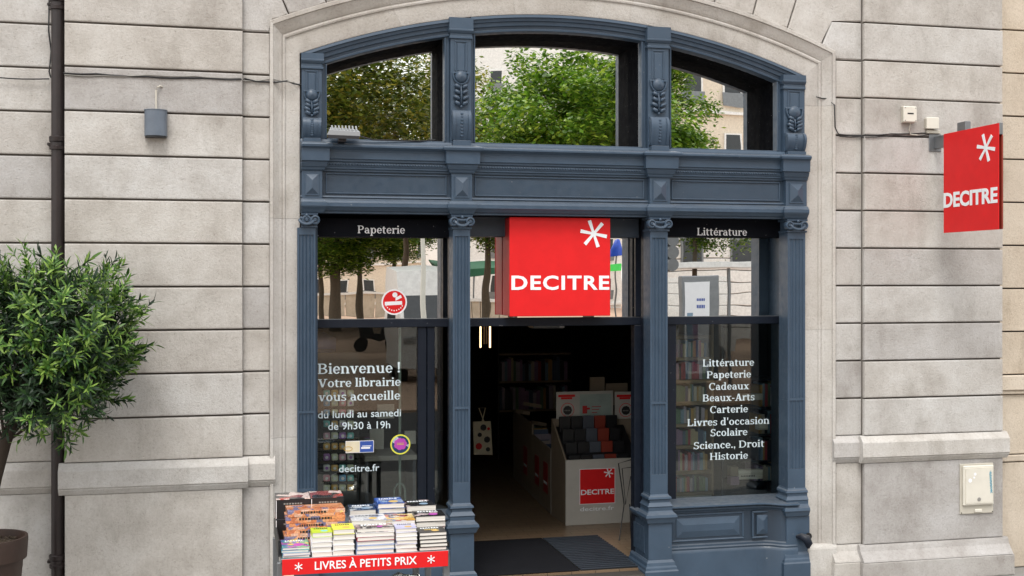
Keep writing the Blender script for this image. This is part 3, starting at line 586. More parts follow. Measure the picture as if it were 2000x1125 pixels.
    if ci in (1, 2):    # recessed side panel on the pedestal flank and its cornice running back to the glass
        x = xc-h2; B().box(x-.006, x+.001, .03, .30, .13, .35, .003).build('side_panel', 'blue', sf)
        B().sweep([(0, .392), (.012, .40), (.03, .41), (.034, .425), (.05, .44), (.05, .46), (.0, .47)], [(xc-hw-.004, .34), (xc-hw-.004, .10)]).build('side_cornice', 'blue', sf)

for xa, xb in ((-1.78, -1.64), (2.52, 2.68)): box('side_filler', xa, xb, .125, .48, -.2, 4.17, 'blue', sf)
# arched frame and the three upper windows
RW = 5.735; GU = .38
bounds = [(cols[i][0]+cols[i][1], cols[i+1][0]-cols[i+1][1]) for i in range(3)]
ASEC = [(RI-.004, .12), (RI-.004, .000), (RI-.026, -.004), (RI-.030, .006), (RI-.052, .010), (RI-.058, .020), (RI-.086, .024), (RI-.092, .034), (RI-.112, .036), (RI-.116, .028), (RI-.130, .030), (RW, .044), (RW, .12)]
for i, (xa, xb) in enumerate(bounds):
    B().loft([[(x, y, arcz(x, R)) for R, y in ASEC] for x in [xa-(.15 if i == 0 else 0)+(xb-xa+(.15 if i == 0 else 0)+(.19 if i == 2 else 0))*q/16 for q in range(17)]]).build('arch_rail', 'blue', sf, smooth=30)
    zb = 3.535; fw = .042; a, c = xa+fw, xb-fw
    fr = B()
    for (p, q) in ((xa, a), (c, xb)):
        fr.prism([(p, 3.52), (q, 3.52), (q, arcz(q, RW)+.03), (p, arcz(p, RW)+.03)], .045, .115, .004)
    fr.box(a-.0005, c+.0005, .040, .115, 3.52, zb+.004, .004)
    # inner bead
    for (p, q) in ((a-.012, a), (c, c+.012)): fr.box(p, q, .033, .05, zb, arcz(p, RW)-.002, .003)
    fr.build('window_frame', 'blue', sf)
    rv = B(); n = 14; xs = [a+(c-a)*q/n for q in range(n+1)]
    t = .012
    rv.loft([[(x, y, arcz(x, RW)) for x in xs] for y in (.116, GU)], close=False, caps=False)
    for x in (a, c): rv.raw([(x, .116, zb), (x, GU, zb), (x, GU, arcz(x, RW)), (x, .116, arcz(x, RW))], [(0, 1, 2, 3)])
    rv.build('window_reveal', 'black_paint', sf)
    box('window_sill', a-.01, c+.01, .1155, GU, 3.525, 3.537, 'black_paint', sf)
    B().prism([(a, zb-.01), (c, zb-.01)] + [(x, arcz(x, RW)+.005) for x in reversed(xs)], GU, GU+.008).build('glass_pane', 'glass_mirror', sf)
    B().prism([(a-.05, 3.5), (c+.05, 3.5), (c+.05, 4.7), (a-.05, 4.7)], GU+.05, GU+.07).build('back_board', 'black_paint', sf)
# structural back of entablature and soffit above the shop windows
box('soffit', -1.70, 2.60, .1005, GL+.30, 2.948, 3.524, 'black_paint', sf)
ZS = 2.40
# transom bar
zt0, zt1 = Zz(1080, 636, GL), Zz(1080, 620, GL)
box('transom_bar', -1.66, 2.55, GL-.05, GL+.03, zt0, zt1, 'dark_blue', sf, .004)
zg1 = Zz(1080, 425, GL)
box('head_rail', -1.66, 2.55, GL-.02, GL+.03, 2.905, 2.9475, 'black_paint', sf)
# posts at the glass line
def gx(px): return X(px, GL)
zsill = Zz(1420, 973, GL)
for (p0, p1) in ((815, 832), (833.5, 848), (1301, 1318)):
    box('window_post', gx(p0), gx(p1), GL-.035, GL+.03, .0 if p0 > 1200 else .46, zt0-.001, 'dark_blue', sf, .004)
box('window_post', gx(1235), gx(1250), GL-.06, GL+.04, 0, zt0-.001, 'dark_blue', sf, .004)
box('window_post', gx(1240), gx(1252), GL-.02, GL+.04, zt1+.001, 2.9045, 'dark_blue', sf, .004)
box('window_post', -1.70, gx(617), .14, GL+.03, .46, 2.9475, 'blue', sf, .003)
# right return panel beside the right pilaster
b = B(); b.box(X(1528, GL), 2.60, GL-.03, GL+.03, zsill-.05, zt0-.001, .003); b.build('return_post', 'blue', sf)
b = B(); b.box(X(1530, GL), 2.60, .13, GL-.035, .5, 2.947, .004); b.box(X(1530, GL)-.005, X(1530, GL)+.001, .16, GL-.07, .62, 2.30, .002); b.box(X(1530, GL)-.005, X(1530, GL)+.001, .16, GL-.07, 2.42, 2.88, .002); b.build('return_panel', 'blue', sf)
for ci in (1, 2):
    xc, hw = cols[ci]; box('column_back', xc-hw*.8, xc+hw*.8, .131, .22, .40, 2.947, 'dark_blue', sf, .003)
# glass: transoms and shop windows
def pane(x0, x1, z0, z1, mat='glass_shop', name='glass_pane', y=GL): return box(name, x0, x1, y, y+.008, z0, z1, mat, sf)
tl = pane(gx(617), -.36, zt1, 2.9045, 'glass_mirror'); tc_ = pane(-.355, gx(1251), zt1, 2.9045, 'glass_mirror'); tr = pane(gx(1254), gx(1530), zt1, 2.9045, 'glass_mirror')
pl_ = pane(gx(617), gx(815), .47, zt0); pane(gx(848), -.36, .47, zt0); pr_ = pane(gx(1318), gx(1528), zsill, zt0); pane(gx(1250), gx(1301), .02, zt0)
box('glass_bead', gx(1411), gx(1416), GL+.012, GL+.03, zsill, zt0, 'dark_blue', sf)
box('fascia_board', -.34, 1.17, GL-.10, GL-.04, Zz(1080, 463, .25), Zz(1080, 425, .25), 'fascia_blue', sf, .003)
# stall risers (panelled base below the windows)
def riser(path, xp, small, xa, xb):
    pr = [(-.05, -.18), (.03, -.18), (.03, .10), (.026, .12), (.018, .13), (.022, .145), (.012, .155), (.012, .17), (.0, .18), (.0, .44), (.008, .445), (.012, .455), (.030, .468), (.034, .480), (.028, .484), (.050, .492), (.060, .500), (.058, .512), (.0, .520), (-.05, .522)]
    B().sweep(pr, path).build('stall_riser', 'blue', sf, smooth=30)
    box('sill_board', xa, xb, path[0][1]-.002, GL+.02, .505, .5215, 'blue', sf, .003)
def field(x0, x1, z0, z1, y, ang=0, ins=.055, h=.020):
    b = B(); t = .016
    for (p, q, r, s_) in ((x0, x1, z1-t, z1), (x0, x1, z0, z0+t), (x0, x0+t, z0+t+.0003, z1-t-.0003), (x1-t, x1, z0+t+.0003, z1-t-.0003)): b.box(p, q, y-.010, y+.004, r, s_, .005)
    a, c, d, e = x0+.042, x1-.042, z0+.035, z1-.035; yy = y-.002; i = min(ins, (c-a)*.42, (e-d)*.42)
    b.loft([[(a, y+.003, d), (c, y+.003, d), (c, y+.003, e), (a, y+.003, e)], [(a, yy-.004, d), (c, yy-.004, d), (c, yy-.004, e), (a, yy-.004, e)], [(a+i, yy-h, d+i), (c-i, yy-h, d+i), (c-i, yy-h, e-i), (a+i, yy-h, e-i)]])
    o = b.build('raised_panel', 'blue', sf); return o
pathR = [(1.33, .06), (2.16, .06), (2.24, .05), (2.31, .02), (2.36, -.03), (2.40, -.05), (2.50, -.05)]
riser(pathR, 0, 0, 1.34, 2.60); field(1.40, 2.06, .20, .435, .06); field(2.13, 2.32, .20, .435, .045)
riser([(-1.69, .06), (-.42, .06)], 0, 0, -1.69, -.36); field(-1.46, -.60, .20, .435, .06)
# shop interior shell
sh = thing('shop_interior', (.5, 4, 0), 'dim interior of the bookshop with dark walls and a dark ceiling', 'room')
sh['kind'] = 'structure'
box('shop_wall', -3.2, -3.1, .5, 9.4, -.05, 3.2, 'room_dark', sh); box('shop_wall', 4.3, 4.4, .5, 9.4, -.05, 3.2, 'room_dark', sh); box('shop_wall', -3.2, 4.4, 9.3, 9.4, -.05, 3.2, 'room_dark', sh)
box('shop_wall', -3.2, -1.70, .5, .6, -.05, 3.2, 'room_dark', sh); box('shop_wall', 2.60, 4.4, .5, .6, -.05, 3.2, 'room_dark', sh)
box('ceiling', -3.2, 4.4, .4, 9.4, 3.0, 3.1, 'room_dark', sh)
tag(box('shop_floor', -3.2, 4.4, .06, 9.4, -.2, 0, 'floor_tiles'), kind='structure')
tag(box('doorstep', -.40, 1.22, -.10, .055, -.2, -.015, 'step_stone', None, .008), kind='structure')
xm = X(1062, .10)
mt = B(); y0m, y1m = .075, 1.32
mt.box(-.33, X(1135, 0.07)-.01, y0m, y1m, .004, .014, .003); tag(mt.build('door_mat', 'mat_rubber'), 'dark charcoal rubber mat lying in the open doorway', 'door mat')
gm = thing('entrance_grating', (.9, .7, .004), 'ribbed grey metal entrance grating in the floor right of the dark mat', 'floor grating')
xg0, xg1 = X(1135, .07)+.0, 1.14
box('grating_base', xg0, xg1, .08, 1.32, .001, .006, 'bin_black', gm)
rib = None
for k in range(20):
    if rib is None: rib = box('grating_bar', xg0, xg1, .09, .118, .0065, .016, 'grating', gm, .002)
    else:
        o = rib.copy(); COL.objects.link(o); o.location.y = rib.location.y+k*.0625

# ================================================================== SIGNS AND LETTERING
def label_band(px0, px1, body, tx0, tx1, tyb, th, lbl):
    t = thing('shop_sign', ((X(px0, .22)+X(px1, .22))/2, .25, 2.68), lbl, 'sign')
    z0, z1 = Zz((px0+px1)/2, 463, .20), Zz((px0+px1)/2, 428, .20)
    box('sign_board', X(px0, .20), X(px1, .20), .20, .275, z0, z1, 'sign_black', t, .003)
    x0, x1 = X(tx0, .20), X(tx1, .20); zb = Zz((tx0+tx1)/2, tyb, .20); hh = Zz(0, 0, .2)
    serif_text(body, 'white', t, (x0, .1995, zb), x1-x0, th)
    return t
k = 1/240.0
label_band(612, 878, 'Papeterie', 698, 791, 456, 14.5/232, 'black band sign reading Papeterie in white serif letters above the left window')
label_band(1297, 1527, 'Littérature', 1361, 1459, 460, 14.5/226, 'black band sign reading Littérature in white serif letters above the right window')
# red box sign over the door
rs = thing('red_box_sign', (X(1093, .06), .2, 2.0), 'square red box sign with a white star and name hanging over the shop door', 'sign')
x0, x1 = X(995.5, .06), X(1191, .06); z0, z1 = Zz(1093, 617.5, .06), Zz(1093, 425, .06)
box('sign_box', x0, x1, .072, GL-.015, z0+.004, z1-.004, 'red_dark', rs, .003); box('sign_face', x0-.003, x1+.003, .055, .071, z0, z1, 'red_sign', rs, .003)
s_ = (x1-x0)/195.5
text('DECITRE', 'letter_white', rs, (x0+3*s_, .0545, z0+(617.5-567)*s_), 191*s_, 26.5*s_, bold=.026, space=1.12, depth=.002, serif=False)
star('letter_white', rs, (x0+(1158.5-995.5)*s_, .0545, z0+(617.5-462)*s_), 26.5*s_, rot=-11)
# projecting blade sign
bs = thing('blade_sign', (X(1843, -.28), -.6, 2.7), 'red double sided blade sign projecting from the right wall on a grey bracket', 'sign')
xs0 = X(1843, -.28); ya, yb_ = -.28, -1.03; zb0, zb1 = 2.805, 3.66
zb1 = Zz(1843, 262, -.28); zb0 = Zz(1843, 455, -.28)
box('sign_face', xs0, xs0+.006, yb_, ya, zb0, zb1, 'red_sign', bs, .001); box('sign_face', xs0+.044, xs0+.050, yb_+.015, ya+.01, zb0+.004, zb1-.004, 'red_dark', bs, .001)
box('sign_core', xs0+.0065, xs0+.0435, yb_+.035, ya-.01, zb0+.01, zb1-.01, 'black', bs); box('end_cap', xs0+.0065, xs0+.043, yb_+.004, yb_+.034, zb1-.09, zb1+.004, 'grey_metal', bs, .002)
box('edge_strip', xs0+.030, xs0+.0435, yb_+.002, yb_+.028, zb0+.008, zb1-.10, 'bin_red', bs)
u_ = .65/107*1.0; sc = (zb1-zb0)/193
text('DECITRE', 'letter_white', bs, (xs0-.0005, ya-.002, zb0+50*sc), .735, 28*sc, xd=(0, -1, 0), nd=(-1, 0, 0), bold=.034, space=1.0)
star('letter_white', bs, (xs0-.0005, ya-.80*.735, zb0+152*sc), 27*sc, xd=(0, -1, 0), nd=(-1, 0, 0), rot=-11)
box('bracket_arm', xs0+.015, xs0+.055, ya-.02, YP+.01, Zz(1815, 291, -.1), Zz(1815, 267, -.1), 'grey_metal', bs, .004)
box('bracket_plate', xs0-.03, xs0+.09, YP-.012, YP-.001, Zz(1815, 296, -.1), Zz(1815, 262, -.1), 'grey_metal', bs, .003)
box('bracket_hook', xs0+.008, xs0+.06, -.58, -.46, zb1-.02, zb1+.075, 'grey_metal', bs, .004)
# vinyl lettering and stickers on the glass, sub-parts of their panes
yv = GL-.0008
def vinyl(pane_, body, x0, x1, yb, cap, serif=True, bold=.012, name='lettering'):
    xa, xb = X(x0, yv), X(x1, yv); zb = Zz((x0+x1)/2, yb, yv); sc = (CH-Zz((x0+x1)/2, 645, yv))/100
    if serif: return serif_text(body, 'letter_vinyl', pane_, (xa, yv, zb), xb-xa, cap*sc, depth=.0003, name=name)
    return text(body, 'letter_vinyl', pane_, (xa, yv, zb), xb-xa, cap*sc, serif=serif, bold=bold, depth=.0006, name=name)
vinyl(pl_, 'Bienvenue !', 620, 783, 729, 20, bold=.020); vinyl(pl_, 'Votre librairie', 621, 783, 755, 16, bold=.015); vinyl(pl_, 'vous accueille', 622, 782, 782, 16.5, bold=.015)
vinyl(pl_, 'du lundi au samedi', 621, 783, 815, 15, False, .004); vinyl(pl_, 'de 9h30 à 19h', 641, 762, 838, 15, False, .004); vinyl(pl_, 'decitre.fr', 662, 741, 921, 14, False, .006)
for t, a, b_, y in (('Littérature', 1372, 1473, 715), ('Papeterie', 1380, 1467, 738), ('Cadeaux', 1384, 1463, 761), ('Beaux-Arts', 1372, 1474, 783), ('Carterie', 1386, 1461, 806), ("Livres d'occasion", 1342, 1503, 830), ('Scolaire', 1387, 1460, 851), ('Science., Droit', 1354, 1493, 875), ('Historie', 1386, 1461, 897)):
    vinyl(pr_, t, a, b_, y, 13.6, bold=.013)
def disc(b, c, r, y0, y1, n=28): return b.lathe([(.0001, y0), (r, y0), (r, y1)], c, n, 'y')
# round red sticker with white rim
cx_, cz_ = W(770, 590, yv); r_ = 25.5*.00415; b = B()
b.m('white'); disc(b, (cx_, 0, cz_), r_, yv-.0010, yv); b.m('red_sign'); disc(b, (cx_, 0, cz_), r_*.88, yv-.0018, yv-.001)
b.m('white'); b.prism([(cx_-r_*.74, cz_-r_*.26), (cx_+r_*.62, cz_-r_*.20), (cx_+r_*.60, cz_+r_*.08), (cx_-r_*.74, cz_+r_*.02)], yv-.0024, yv-.0018)
disc(b, (cx_+r_*.05, 0, cz_+r_*.56), r_*.20, yv-.0024, yv-.0018, 12); b.prism([(cx_+r_*.1, cz_+r_*.1), (cx_+r_*.6, cz_+r_*.35), (cx_+r_*.5, cz_+r_*.55), (cx_+r_*.1, cz_+r_*.35)], yv-.0024, yv-.0018)
for q in range(9):
    a = math.radians(205+q*16); b.box(cx_+r_*.70*math.cos(a)-.004, cx_+r_*.70*math.cos(a)+.004, yv-.0024, yv-.0018, cz_+r_*.66*math.sin(a)-.005, cz_+r_*.66*math.sin(a)+.005)
o = b.build('round_sticker', None, tl); o['label'] = 'red round sticker with white rim and a white bar'
# yellow ringed sticker
cx_, cz_ = W(782, 868, yv); r_ = 20*.00415; b = B(); b.m('cover_yellow'); disc(b, (cx_, 0, cz_), r_, yv-.0010, yv); b.m('print_navy'); disc(b, (cx_, 0, cz_), r_*.86, yv-.0018, yv-.001)
plain('magenta', (.45, .06, .40), .4); b.m('magenta')
for q in range(7): a = q*.9; disc(b, (cx_+r_*.36*math.cos(a), 0, cz_+.004+r_*.32*math.sin(a)), r_*.30, yv-.0022-.0001*q, yv-.0018, 10)
b.m('cover_gold'); b.box(cx_-r_*.35, cx_+r_*.35, yv-.0036, yv-.003, cz_-.002, cz_+.003); b.box(cx_-r_*.35, cx_+r_*.35, yv-.0036, yv-.003, cz_+.009, cz_+.013)
o = b.build('round_sticker', None, pl_); o['label'] = 'round sticker with yellow ring around a magenta splash'
x0, z0 = W(675, 885, yv); x1, z1 = W(730, 860, yv); xm_ = (x0+x1)/2; b = B()
plain('cream', (.70, .62, .45), .5); b.m('white').box(x0, x1, yv-.001, yv, z0, z1); b.m('cream').box(x0+.004, xm_, yv-.0018, yv-.001, z0+.004, z1-.004); b.m('blue_ink').box(xm_+.002, x1-.004, yv-.0018, yv-.001, z0+.004, z1-.004)
b.m('cover_gold'); b.tube([(x0+.02+.035*math.cos(t), yv-.002, z0+.035+.018*math.sin(t)) for t in [q*.63 for q in range(11)]], .003, 5); b.m('white'); b.box(xm_+.02, x1-.02, yv-.0026, yv-.0018, z0+.05, z0+.056); b.box(xm_+.012, x1-.03, yv-.0026, yv-.0018, z0+.03, z0+.045)
o = b.build('card_sticker', None, pl_); o['label'] = 'oblong sticker, cream half with gold oval and blue half'

# ================================================================== WALL FITTINGS
xp = X(110.5, -.09)
dp = thing('downpipe', (xp, -.06, -.2), 'dark brown cast iron downpipe in the corner of the left wall', 'drainpipe')
B().lathe([(.046, -.2), (.046, 5.6)], (xp, -.03, 0), 20).build('pipe', 'pipe_brown', dp, smooth=40)
for px_y, hh in ((277, 1), (1098, 0), (2, 0)):
    z = Zz(110, px_y, -.09)
    B().lathe([(.046, -.055), (.058, -.052), (.060, -.030), (.052, -.024), (.052, .002), (.060, .008), (.063, .040), (.058, .046), (.046, .050)], (xp, -.03, z), 20).build('pipe_collar', 'pipe_brown', dp, smooth=35)
    B().box(xp-.075, xp+.075, -.03, .03, z-.02, z+.0, .003).build('pipe_bracket', 'pipe_brown', dp)
# up-and-down wall lamp (half-cylinder) with its conduit
lx = X(303, -.2); l0, l1 = Zz(303, 268, -.17), Zz(303, 215, -.17)
lm = thing('wall_lamp', (lx, YP, (l0+l1)/2), 'grey half round wall lamp under a bent cable on the left wall', 'lamp')
def halfc(r, z0, z1, y0=-.102): return [[(lx+r*math.cos(t)*.93, y0-.02-r*.9*abs(math.sin(t))**.7, z) for t in [math.pi*q/14 for q in range(15)]] + [(lx-r*.93, y0, z), (lx+r*.93, y0, z)] for z in (z0, z1)]
B().loft(halfc(.088, l0+.012, l1)).build('lamp_body', 'lamp_grey', lm, smooth=40); B().loft(halfc(.082, l0, l0+.0119)).build('lamp_lens', 'black', lm); B().loft(halfc(.091, l1+.0002, l1+.006)).build('lamp_rim', 'lamp_grey', lm, smooth=40)
zt_ = Zz(303, 168, -.1); B().tube([(lx+.004, -.135, l1), (lx+.002, -.13, l1+.10), (lx+.003, -.125, zt_-.035), (lx+.014, -.12, zt_-.010), (lx+.030, -.115, zt_), (lx+.045, -.102, zt_-.004)], .0065, 8).build('conduit', 'ivory_d', lm, smooth=60)
# cables clipped along the wall
def cable(pts, lbl, r=.005, mat='cable', extra=None):
    b = B(); P = []
    for i, (px, py, y) in enumerate(pts): x, z = W(px, py, y); P.append((x, y, z))
    Q = []
    for a, c in zip(P, P[1:]):
        a, c = Vector(a), Vector(c); m_ = max(2, int((c-a).length/.08))
        for q in range(m_): Q.append(a.lerp(c, q/m_)+Vector((0, 0, -.006*math.sin(math.pi*q/m_)+random.uniform(-.0015, .0015))))
    Q.append(Vector(P[-1])); o = b.tube(Q, r, 6).build('cable', mat, None, smooth=60); return tag(o, lbl, 'cable')
cable([(-10, 151, -.006), (96, 154, -.006)], 'pair of thin black cables on the wall left of the downpipe')
cable([(124, 143, -.106), (190, 144, -.106), (290, 150, -.108), (400, 152, -.106), (470, 155, -.106), (478, 154, -.055), (520, 160, -.055), (560, 158, -.06), (588, 166, .0)], 'upper black cable running from the downpipe to the arch', .0065)
cable([(126, 146, -.107), (200, 148, -.108), (290, 146, -.112), (380, 149, -.108), (470, 152, -.106), (480, 158, -.055), (530, 154, -.055), (575, 161, -.06)], 'lower grey cable twisted with the black one under the cornice joint', .0045, 'cable_grey')
cable([(96, -5, -.01), (95, 60, -.01), (100, 100, -.01), (96, 140, -.01), (100, 152, -.01)], 'thin black cable hanging beside the top of the downpipe', .006)
cable([(1594, 189, -.02), (1618, 193, -.025), (1630, 205, -.07), (1631, 248, -.07), (1638, 262, -.052), (1682, 264, -.052), (1690, 264, -.106), (1740, 261, -.106), (1800, 260, -.106), (1822, 257, -.106)], 'black cable dropping from the arch and running right to the blade sign')
cable([(1640, 266, -.056), (1682, 267, -.056), (1692, 268, -.110), (1750, 264, -.110), (1790, 266, -.108), (1815, 262, -.106)], 'second dark cable just below the one to the blade sign', .004)
def wbox(name, px0, px1, py0, py1, lbl, cat, mat='ivory', d=.05):
    x0, x1 = X(px0, YP-d), X(px1, YP-d); z0, z1 = Zz((px0+px1)/2, py1, YP-d), Zz((px0+px1)/2, py0, YP-d)
    t = thing(name, ((x0+x1)/2, YP, z0), lbl, cat); return t, x0, x1, z0, z1
t, x0, x1, z0, z1 = wbox('junction_box', 1764, 1790, 207, 242, 'ivory junction box with four screws, higher of two beside the blade sign', 'electrical box')
box('box_body', x0+.006, x1-.006, YP-.045, YP-.0005, z0+.01, z1, 'ivory_d', t, .006); box('box_lid', x0, x1, YP-.062, YP-.0455, z0+.014, z1-.004, 'ivory', t, .007)
box('box_slot', x0+.035, x1-.035, YP-.0635, YP-.0622, (z0+z1)/2+.005, (z0+z1)/2+.017, 'black', t)
for a in (x0+.014, x1-.014):
    for c in (z0+.028, z1-.018): B().lathe([(.0001, -.002), (.005, -.002), (.005, 0)], (a, YP-.062, c), 8, 'y').build('screw', 'cable_grey', t)
B().tube([((x0+x1)/2+.02, YP-.03, z0+.012), ((x0+x1)/2+.012, YP-.02, z0-.05), ((x0+x1)/2+.03, YP-.01, z0-.085), ((x0+x1)/2+.10, YP-.008, z0-.09)], .006, 6).build('box_lead', 'ivory_d', t, smooth=60)
t, x0, x1, z0, z1 = wbox('junction_box', 1810, 1834, 229, 252, 'small square ivory junction box right above the bracket of the blade sign', 'electrical box')
box('box_body', x0+.005, x1-.005, YP-.040, YP-.0005, z0+.004, z1-.004, 'ivory_d', t, .005); box('box_lid', x0, x1, YP-.055, YP-.0405, z0, z1, 'ivory', t, .006); box('box_clamp', x0+.02, x1+.03, YP-.03, YP-.0005, z0-.035, z0-.006, 'ivory_d', t, .004)
# meter cabinet, low on the right pier
mc = thing('meter_cabinet', (X(1907, YP), YP, .25), 'cream meter cabinet with blue scribble low on the right stone pier', 'cabinet')
x0, x1 = X(1875, YP-.012), X(1940, YP-.012); z0, z1 = Zz(1907, 1003, YP-.012), Zz(1907, 905, YP-.012)
box('cabinet_frame', x0, x1, YP-.016, YP-.0005, z0, z1, 'ivory_d', mc, .005)
dx0, dx1, dz0, dz1 = x0+.018, x1-.012, z0+.078, z1-.014
dr = box('cabinet_door', dx0, dx1, YP-.040, YP-.0165, dz0, dz1, 'ivory', mc, .008); box('door_panel', dx0+.016, dx1-.014, YP-.046, YP-.0405, dz0+.02, dz1-.025, 'ivory', mc, .006)
box('cabinet_latch', (x0+x1)/2-.03, (x0+x1)/2+.045, YP-.030, YP-.0165, z0+.012, z0+.042, 'ivory', mc, .006)
B().lathe([(.0001, -.006), (.016, -.005), (.018, 0)], ((x0+x1)/2, YP-.046, dz0+.055), 16, 'y').build('lock', 'cable_grey', mc)
for a, c in ((x0+.012, z0+.012), (x1-.012, z0+.012)): B().lathe([(.0001, -.003), (.005, -.003), (.005, 0)], (a, YP-.016, c), 8, 'y').build('screw', 'black', mc)
plain('scribble', (.12, .38, .50), .6); pts = []
for q in range(60):
    f = q/59; pts.append((x1-.055+.012*math.sin(q*1.9)+.012*f, YP-.0475, z1-.07-.19*f+.006*math.cos(q*2.7)))
B().tube(pts, .0022, 4).build('scribble', 'scribble', mc)
b = B(); [b.lathe([(.0001, -.0012), (r, -.001), (r, 0)], (a, YP-.0465, c), 9, 'y') for a, c, r in ((dx0+.06, dz1-.13, .019), (dx0+.11, dz1-.075, .014), (dx0+.10, dz1-.105, .010))]; b.build('worn_patch', 'white', mc)
# floodlight on the sill of the left upper window
fx0, fx1 = X(637, -.15), X(702, -.15)
fl = thing('floodlight', ((fx0+fx1)/2, -.1, 3.5), 'light grey finned floodlight resting on the cornice below the left arched window', 'lamp')
z0 = 3.50; b = B(); xa, xb = fx0, fx1
b.loft([[(xa, -.20, z0+.035), (xb, -.20, z0+.030), (xb, -.20, z0+.065), (xa+.02, -.20, z0+.075)], [(xa+.03, -.05, z0+.06), (xb-.01, -.05, z0+.055), (xb-.01, -.05, z0+.105), (xa+.04, -.05, z0+.115)]]); b.build('housing', 'flood_grey', fl)
for q in range(8):
    x = xa+.045+q*(xb-xa-.07)/7; B().loft([[(x-.006, -.18, z0+.06), (x+.006, -.18, z0+.06), (x+.006, -.18, z0+.083), (x-.006, -.18, z0+.083)], [(x-.006+.008, -.045, z0+.09), (x+.014, -.045, z0+.09), (x+.014, -.045, z0+.132), (x+.002, -.045, z0+.132)]]).build('cooling_fin', 'flood_grey', fl)
B().loft([[(xa+.01, -.195, z0+.012), (xb-.01, -.195, z0+.010), (xb-.004, -.203, z0+.034), (xa+.004, -.203, z0+.038)], [(xa+.04, -.06, z0+.035), (xb-.03, -.06, z0+.033), (xb-.012, -.052, z0+.056), (xa+.032, -.052, z0+.060)]]).build('lamp_lens', 'flood_dark', fl)
B().tube([(xb-.02, -.05, z0+.06), (xb+.12, -.03, z0+.028), (xb+.5, -.01, z0+.030), (xb+.62, -.0, z0+.045)], .006, 6).build('lamp_lead', 'cable', fl, smooth=60); box('mounting_foot', (xa+xb)/2-.03, (xa+xb)/2+.03, -.12, -.02, z0-.002, z0+.03, 'flood_dark', fl, .003)
# small dark hooded fitting by the right pilaster
hx, hz = W(1572, 1056, -.1); ho = thing('door_hold_hook', (hx, -.05, hz), 'small dark blue hooked metal catch at the foot of the right pilaster', 'hook')
B().tube([(hx-.06, -.06, hz+.03), (hx-.03, -.09, hz+.035), (hx+.005, -.12, hz+.02), (hx+.02, -.13, hz-.02), (hx+.015, -.13, hz-.06)], [.012, .03, .04, .035, .012], 10).build('hook_shell', 'dark_blue', ho, smooth=60); B().lathe([(.0001, -.01), (.03, -.01), (.03, 0)], (hx+.045, -.075, hz+.03), 12, 'y').build('wall_plate', 'black', ho)
B().tube([(hx+.045, -.08, hz+.03), (hx+.02, -.12, hz+.0)], .010, 8).build('hook_pin', 'black', ho)

# ================================================================== POTTED TREE
py_ = -.62
px_, _ = W(0, 0, py_); pcx = px_-.09; zr = .66
pt = thing('potted_tree', (pcx, py_, -.2), 'bushy green evergreen tree in a brown pot by the downpipe', 'potted tree')
B().lathe([(.0, -.2), (.185, -.2), (.20, .1), (.238, .50), (.238, .505), (.262, .51), (.270, .64), (.268, zr), (.250, zr), (.244, .60), (.0, .60)], (pcx, py_, 0), 40).build('pot', 'pot', pt, smooth=35)
b = B(); b.lathe([(.245, .60), (.15, .615), (.0001, .62)], (pcx, py_, 0), 24)
for q in range(160):
    a, r = random.uniform(0, 6.28), .23*math.sqrt(random.random()); b.ball((pcx+r*math.cos(a), py_+r*math.sin(a), .618), random.uniform(.006, .014), n=6)
tag(b.build('soil', 'soil', pt), kind='stuff')
ccx, ccz = W(86, 690, py_); cc = Vector((ccx, py_-.02, ccz)); CR = Vector((.62, .58, .58))
tp = [Vector((pcx-.01, py_, .60)), Vector((pcx+.02, py_, .85)), Vector((pcx+.06, py_-.01, 1.05)), Vector((pcx+.12, py_, 1.30)), cc+Vector((-.12, 0, -.25)), cc]
b = B(); b.tube(tp, [.05, .043, .043, .042, .032, .018], 12); b.build('trunk', 'bark_dark', pt, smooth=60)
b = B()
random.seed(11)
for q in range(26):
    d = Vector((random.gauss(0, 1), random.gauss(0, 1), random.gauss(.3, .8))).normalized(); a = tp[random.choice((3, 4, 4, 5))]
    e = cc+Vector((d.x*CR.x*.8, d.y*CR.y*.8, d.z*CR.z*.8)); b.tube([a, a.lerp(e, .5)+Vector((0, 0, .03)), e], [.012, .008, .003], 5)
b.build('branches', 'bark_dark', pt, smooth=60)
def leaf_geo(b, base, d, L, wd, up):
    s = d.cross(up)
    if s.length < .1: s = d.cross(Vector((1, 0, 0)))
    s.normalize(); nrm = s.cross(d).normalized(); p = [base, base+d*L*.35+s*wd+nrm*.002, base+d*L*.35-s*wd+nrm*.002, base+d*L*.72+s*wd*.75-nrm*.004, base+d*L*.72-s*wd*.75-nrm*.004, base+d*L-nrm*.014]
    v = [b.bm.verts.new(x) for x in p]; b.bm.faces.new((v[0], v[1], v[2])); b.bm.faces.new((v[1], v[3], v[4], v[2])); b.bm.faces.new((v[3], v[5], v[4]))
def sprig_mesh(seed, n=10, L0=.078):
    r = random.Random(seed); b = B(); H = .085
    for k in range(n):
        f = k/(n-1); a = k*2.4+r.uniform(-.4, .4); el = .25+.85*f+r.uniform(-.2, .2)
        d = Vector((math.cos(a)*math.cos(el), math.sin(a)*math.cos(el), math.sin(el))); leaf_geo(b, Vector((0, 0, H*f)), d, L0*r.uniform(.7, 1.15), .0078*r.uniform(.8, 1.2), Vector((0, 0, 1)))
    b.tube([(0, 0, -.05), (0, 0, H)], .0018, 4)
    me = bpy.data.meshes.new('sprig'); b.bm.to_mesh(me); b.bm.free(); return me
SM = [sprig_mesh(i) for i in range(5)]
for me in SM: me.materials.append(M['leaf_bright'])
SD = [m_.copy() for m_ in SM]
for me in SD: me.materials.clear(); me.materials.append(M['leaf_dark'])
spr = []
lob = [(Vector((random.gauss(0, 1), random.gauss(0, 1), random.gauss(0, 1))).normalized(), random.uniform(.08, .26)) for _ in range(26)]
